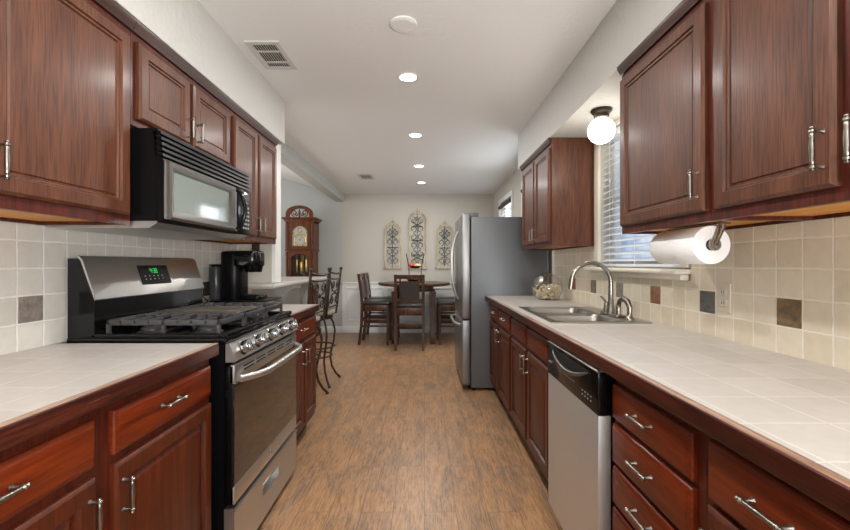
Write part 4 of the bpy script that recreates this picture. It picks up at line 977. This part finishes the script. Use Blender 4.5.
# ------------------------------------------------------------------ wall art
def art(name, label, cx, w, z0, zs, zt, variant):
    t = thing(name, label, 'wall art', (cx, YB-.012, z0), 'arched scrollwork wall panels')
    y0, y1 = YB-.030, YB-.002; hw = w/2; fw = .036
    def gothic(h, zt_, zs_, n=12):
        rt = []
        for i in range(n+1):
            f = i/n; rt.append((h*math.cos(f*PI/2)**.85, zs_+(zt_-zs_)*math.sin(f*PI/2)**1.15))
        return rt
    R1 = gothic(hw, zt-.06, zs); R2 = gothic(hw-fw, zt-.06-fw*1.2, zs)
    o_ = [(cx-hw, z0)]+[(cx+hw, z0)]+[(cx+a, b_) for a, b_ in R1]+[(cx-a, b_) for a, b_ in reversed(R1[:-1])]
    i_ = [(cx-hw+fw, z0+fw)]+[(cx+hw-fw, z0+fw)]+[(cx+a, b_) for a, b_ in R2]+[(cx-a, b_) for a, b_ in reversed(R2[:-1])]
    q = MB(); k = len(o_)
    A = [[q.bm.verts.new((p[0], y, p[1])) for p in L] for L, y in ((o_, y0), (i_, y0), (i_, y1), (o_, y1))]
    for a in range(4):
        for j in range(k): q.face([A[a][j], A[a][(j+1) % k], A[(a+1) % 4][(j+1) % k], A[(a+1) % 4][j]])
    q.box(cx-hw-.012, cx+hw+.012, y0-.008, y1, z0-.012, z0+.022, .004)
    q.build('frame', M['artwood'], t, 35)
    q = MB(); q.lathe([(.012, 0), (.022, .018), (.012, .034), (.016, .046), (.003, .075)], (cx, (y0+y1)/2, zt-.072), 'z', 10)
    for s_ in (-1, 1): q.tube(scroll((cx+s_*.026, (y0+y1)/2, zt-.060), .02, PI, 1.1, s_), .006, 6)
    q.build('finial', M['artwood'], t, 50)
    q = MB(); ym = y0+.008; r = .0048; top = zt-.06-fw*1.2; Hh = top-z0-fw; c_ = z0+fw
    q.tube([(cx, ym, c_), (cx, ym, top)], r, 6)
    for f in ((.22, .5, .76) if variant else (.46,)): q.tube([(cx-hw*.62, ym, c_+Hh*f), (cx+hw*.62, ym, c_+Hh*f)], r*1.2, 6)
    nrow = 3 if variant else 2
    step = Hh/(nrow*2+.3)
    for k in range(nrow*2):
        zc = c_+step*(k+.55); up = 1 if k % 2 else -1
        for s_ in (-1, 1):
            q.tube(scroll((cx+s_*hw*.42, ym, zc), hw*.37, up*PI/2, 1.0*up, s_, 22, .62), r, 6)
            q.tube([(cx, ym, zc-up*step*.45), (cx+s_*hw*.22, ym, zc-up*step*.42), (cx+s_*hw*.42, ym, zc-up*step*.30)], r, 6)
    # diamond in the head
    zc = zs-.02; q.tube([(cx, ym, zc-hw*.55), (cx+hw*.45, ym, zc), (cx, ym, zc+hw*.55), (cx-hw*.45, ym, zc)], r, 6, True)
    q.build('scrollwork', M['artiron'], t, 60)
    return t
pxm = 7.12/405
art('arched_wall_panel', 'leftmost of the three arched scrollwork panels on the dining wall', (392.6-424.5)*pxm, .30, 1.14, 1.80, 2.0, False)
art('arched_wall_panel', 'tallest arched scrollwork panel, in the middle of the dining wall', (417.2-424.5)*pxm, .325, 1.135, 1.98, 2.19, True)
art('arched_wall_panel', 'arched scrollwork panel next to the refrigerator handle', (444.7-424.5)*pxm, .30, 1.14, 1.78, 1.975, False)

# ------------------------------------------------------------------ dining table + chairs
TX, TY = -.165, 6.47
tb = thing('dining_table', 'round dark wood counter-height dining table', 'table', (TX, TY, 0))
q = MB(); q.lathe([(.50, .872), (.56, .880), (.575, .895), (.575, .912), (.566, .921), (.02, .922)], (TX, TY, 0), 'z', 56); q.build('tabletop', M['walnut'], tb, 30)
q = MB(); q.box(TX-.30, TX+.30, TY-.30, TY+.30, .79, .872, .004); q.build('apron', M['walnut'], tb, 30)
for sx in (-1, 1):
    for sy in (-1, 1):
        q = MB(); a, b_ = TX+sx*.29, TY+sy*.29
        q.loops([[(a+u*w, b_+v*w, z) for u, v in ((-1, -1), (1, -1), (1, 1), (-1, 1))] for w, z in ((.040, 0), (.044, .01), (.044, .10), (.036, .13), (.044, .70), (.046, .80))]); q.build('leg', M['walnut'], tb, 25)
def make_chair():
    t = thing('dining_chair', 'x', 'chair', (0, 0, 0), 'counter-height dining chairs')
    q = MB(); q.box(-.205, .205, -.19, .225, .600, .655, .020, 4); q.build('seat', M['leather'], t, 50, label='black leather seat pad')
    q = MB(); q.box(-.19, .19, .175, .200, .505, .600, .002); q.box(-.19, .19, -.200, -.175, .49, .600, .002)
    for s_ in (-1, 1): q.box(s_*.175, s_*.198, -.18, .18, .505, .600, .002)
    q.build('apron', M['walnut'], t, 25)
    for s_ in (-1, 1):
        q = MB(); x = s_*.195
        q.loops([[(x+u*.019, y+v*.020, z) for u, v in ((-1, -1), (1, -1), (1, 1), (-1, 1))] for y, z in ((-.235, 0), (-.20, .30), (-.19, .60), (-.205, .80), (-.245, 1.065))]); q.build('leg', M['walnut'], t, 25)
        q = MB(); q.loops([[(x+u*.018, .195+v*.018, z) for u, v in ((-1, -1), (1, -1), (1, 1), (-1, 1))] for z in (0, .3, .60)]); q.build('leg', M['walnut'], t, 25)
    q = MB()
    yb = lambda z: -.19-(.055)*max(0, (z-.62)/.445)**1.3
    def rail(z0, z1, x0=-.178, x1=.178, th=.011): q.loops([[(x0, yb(z)-th, z), (x1, yb(z)-th, z), (x1, yb(z)+th, z), (x0, yb(z)+th, z)] for z in (z0, z1)])
    rail(1.005, 1.062); rail(.945, .972); rail(.690, .722)
    for s_ in (-1, 1):
        a, b_ = sorted((s_*.118, s_*.140)); rail(.72, 1.01, a, b_, .009)
    q.build('backrest', M['walnut'], t, 25)
    q = MB(); q.loops([[(-.118, yb(z)-.014, z), (.118, yb(z)-.014, z), (.118, yb(z)+.014, z), (-.118, yb(z)+.014, z)] for z in (.722, .80, .87, .945)]); q.build('back_pad', M['leather'], t, 40, label='black leather back pad')
    q = MB(); q.box(-.178, .178, -.222, -.205, .335, .378, .002); q.box(-.178, .178, .187, .203, .235, .278, .002)
    for s_ in (-1, 1):
        for z in (.27, .36): q.box(s_*.188, s_*.204, -.20, .18, z, z+.026, .002)
    q.build('stretchers', M['walnut'], t, 25)
    return t
ch0 = make_chair()
spots = [(-.212, 5.90, 0, 'dark wood dining chair with its back to the kitchen, nearest the camera'),
         (-.745, 6.27, -PI/2, 'dark wood dining chair left of the table, the nearer of the two'),
         (-.745, 6.77, -PI/2, 'dark wood dining chair left of the table, the one closer to the far wall'),
         (.425, 6.27, PI/2, 'dark wood dining chair right of the table, nearer one, half behind the refrigerator'),
         (.420, 6.77, PI/2, 'dark wood dining chair right of the table, the one closer to the far wall')]
for i, (x, y, r_, lb) in enumerate(spots):
    c = ch0 if i == 0 else copy_tree(ch0)
    c.location = (x, y, 0); c.rotation_euler = (0, 0, r_); c['label'] = lb

# fruit stand
FX, FY_, FZ = -.148, 6.40, .9225
fs = thing('fruit_stand', 'dark wire fruit stand with two curved arms on the dining table', 'fruit stand', (FX, FY_, FZ))
q = MB()
for s_ in (-1, 1): q.tube([(FX+s_*.115, FY_, FZ+.005), (FX+s_*.095, FY_, FZ+.10), (FX+s_*.10, FY_, FZ+.25), (FX+s_*.125, FY_, FZ+.38), (FX+s_*.140, FY_, FZ+.44), (FX+s_*.13, FY_, FZ+.455)], .007, 8)
q.build('arms', M['artiron'], fs, 60)
for z, r_ in ((.03, .14), (.235, .095)):
    q = MB(); n = 28
    q.loops([[(FX+a*r_*math.cos(2*PI*j/n), FY_+a*r_*math.sin(2*PI*j/n), FZ+z+h) for j in range(n)] for a, h in ((.3, -.012), (.7, -.008), (1, .02), (1, .026), (.7, -.002), (.3, -.007))]); q.build('tray', M['artiron'], fs, 50)
for nm, dx, dy, z, r_, m_, lb, ct_ in (('apple', -.055, -.02, .270, .042, 'red', 'red fruit at the left of the upper tray of the fruit stand', 'fruit'),
                             ('apple', -.02, .05, .268, .038, 'red', 'red fruit behind in the upper tray of the fruit stand', 'fruit'),
                             ('fruit', .025, -.035, .268, .036, 'yellow', 'cream coloured fruit in the middle of the upper tray', 'fruit'),
                             ('fruit', .062, .015, .264, .033, 'yellow', 'cream coloured fruit at the right of the upper tray', 'fruit'),
                             ('fruit', .02, -.06, .072, .042, 'yellow', 'cream coloured ball in the lower tray, left one', 'fruit'),
                             ('fruit', .095, -.03, .078, .036, 'yellow', 'cream coloured ball in the lower tray, right one', 'fruit')):
    t = thing(nm, lb, ct_, (FX+dx, FY_+dy, FZ+z))
    q = MB(); q.ball((FX+dx, FY_+dy, FZ+z), r_, 14, (1, 1, .92)); q.build('flesh', M[m_], t, 60)
    q = MB(); q.tube([(FX+dx, FY_+dy, FZ+z+r_*.85), (FX+dx+.004, FY_+dy, FZ+z+r_*1.2)], .002, 5); q.build('stem', M['leaf'], t, 60)

# ------------------------------------------------------------------ bar stools
def make_stool():
    t = thing('bar_stool', 'x', 'stool', (0, 0, 0), 'wrought iron bar stools')
    q = MB(); q.lathe([(.165, .700), (.178, .712), (.178, .735), (.160, .758), (.10, .768), (.004, .770)], (0, 0, 0), 'z', 32); q.build('seat', M['stool_seat'], t, 50, label='taupe round seat cushion')
    q = MB(); q.lathe([(.145, .655), (.155, .660), (.165, .690), (.165, .701), (.10, .701)], (0, 0, 0), 'z', 32); q.build('seat_ring', M['stool_iron'], t, 40)
    for k in range(4):
        a = PI/4+k*PI/2; c_, s_ = math.cos(a), math.sin(a)
        prof = [(.150, .665), (.185, .60), (.205, .52), (.195, .42), (.165, .32), (.150, .24), (.170, .14), (.215, .06), (.255, .018), (.265, .010)]
        q = MB(); q.tube([(r_*c_, r_*s_, z) for r_, z in prof], [.011]*8+[.012, .012], 8); q.lathe([(.015, 0), (.015, .012), (.008, .016)], (.26*c_, .26*s_, 0), 'z', 10); q.build('leg', M['stool_iron'], t, 60)
    q = MB()
    for z, r_ in ((.375, .178), (.28, .152)): q.tube([(r_*math.cos(2*PI*j/32), r_*math.sin(2*PI*j/32), z) for j in range(32)], .008, 8, True)
    q.build('foot_ring', M['stool_iron'], t, 60)
    q = MB(); yb = lambda z: -.155-.040*((z-.70)/.45)**1.2 if z > .7 else -.155
    for s_ in (-1, 1):
        q.tube([(s_*.150, -.10, .68), (s_*.172, -.150, .70), (s_*.180, yb(.85), .85), (s_*.188, yb(1.0), 1.0), (s_*.196, yb(1.15), 1.15)], .0115, 8)
        q.ball((s_*.198, yb(1.17), 1.168), .018, 10)
    q.tube([(x, yb(1.125)-.02*(1-(x/.19)**2), 1.118+.018*(x/.19)**2) for x in [-.19+.038*i for i in range(11)]], .010, 8)
    q.tube([(x, yb(1.07)-.02*(1-(x/.19)**2), 1.063+.012*(x/.19)**2) for x in [-.188+.0376*i for i in range(11)]], .008, 8)
    q.tube([(x, yb(.78)-.01*(1-(x/.19)**2), .785) for x in [-.178+.0356*i for i in range(11)]], .008, 8)
    q.build('back_frame', M['stool_iron'], t, 60)
    q = MB()
    def sc2(cx, cz, r_, a0, turns, sg): return [(p[0], yb(p[2])-.012, p[2]) for p in scroll((cx, 0, cz), r_, a0, turns, sg)]
    for s_ in (-1, 1):
        q.tube(sc2(s_*.075, 1.0, .055, -PI/2, 1.4, s_), .0065, 6); q.tube(sc2(s_*.075, .86, .055, PI/2, -1.4, s_), .0065, 6)
        q.tube([(s_*.17, yb(1.05)-.008, 1.05), (s_*.09, yb(.97)-.01, .95), (0, yb(.93)-.012, .93), (-s_*.09, yb(.88)-.01, .90), (-s_*.168, yb(.80)-.008, .80)], .0065, 6)
    q.lathe([(.004, -.012), (.022, 0), (.004, .012)], (0, yb(.93)-.012, .93), 'y', 12)
    q.build('back_scrollwork', M['stool_iron'], t, 60)
    return t
s0 = make_stool()
for i, (x, y, r_, lb) in enumerate(((-1.120, 3.64, PI/2-.16, 'wrought iron bar stool with scrolled back, just past the base cabinet'), (-1.105, 4.165, PI/2-.06, 'wrought iron bar stool with scrolled back, the farther one at the bar'))):
    c = s0 if i == 0 else copy_tree(s0)
    c.location = (x, y, 0); c.rotation_euler = (0, 0, r_); c['label'] = lb
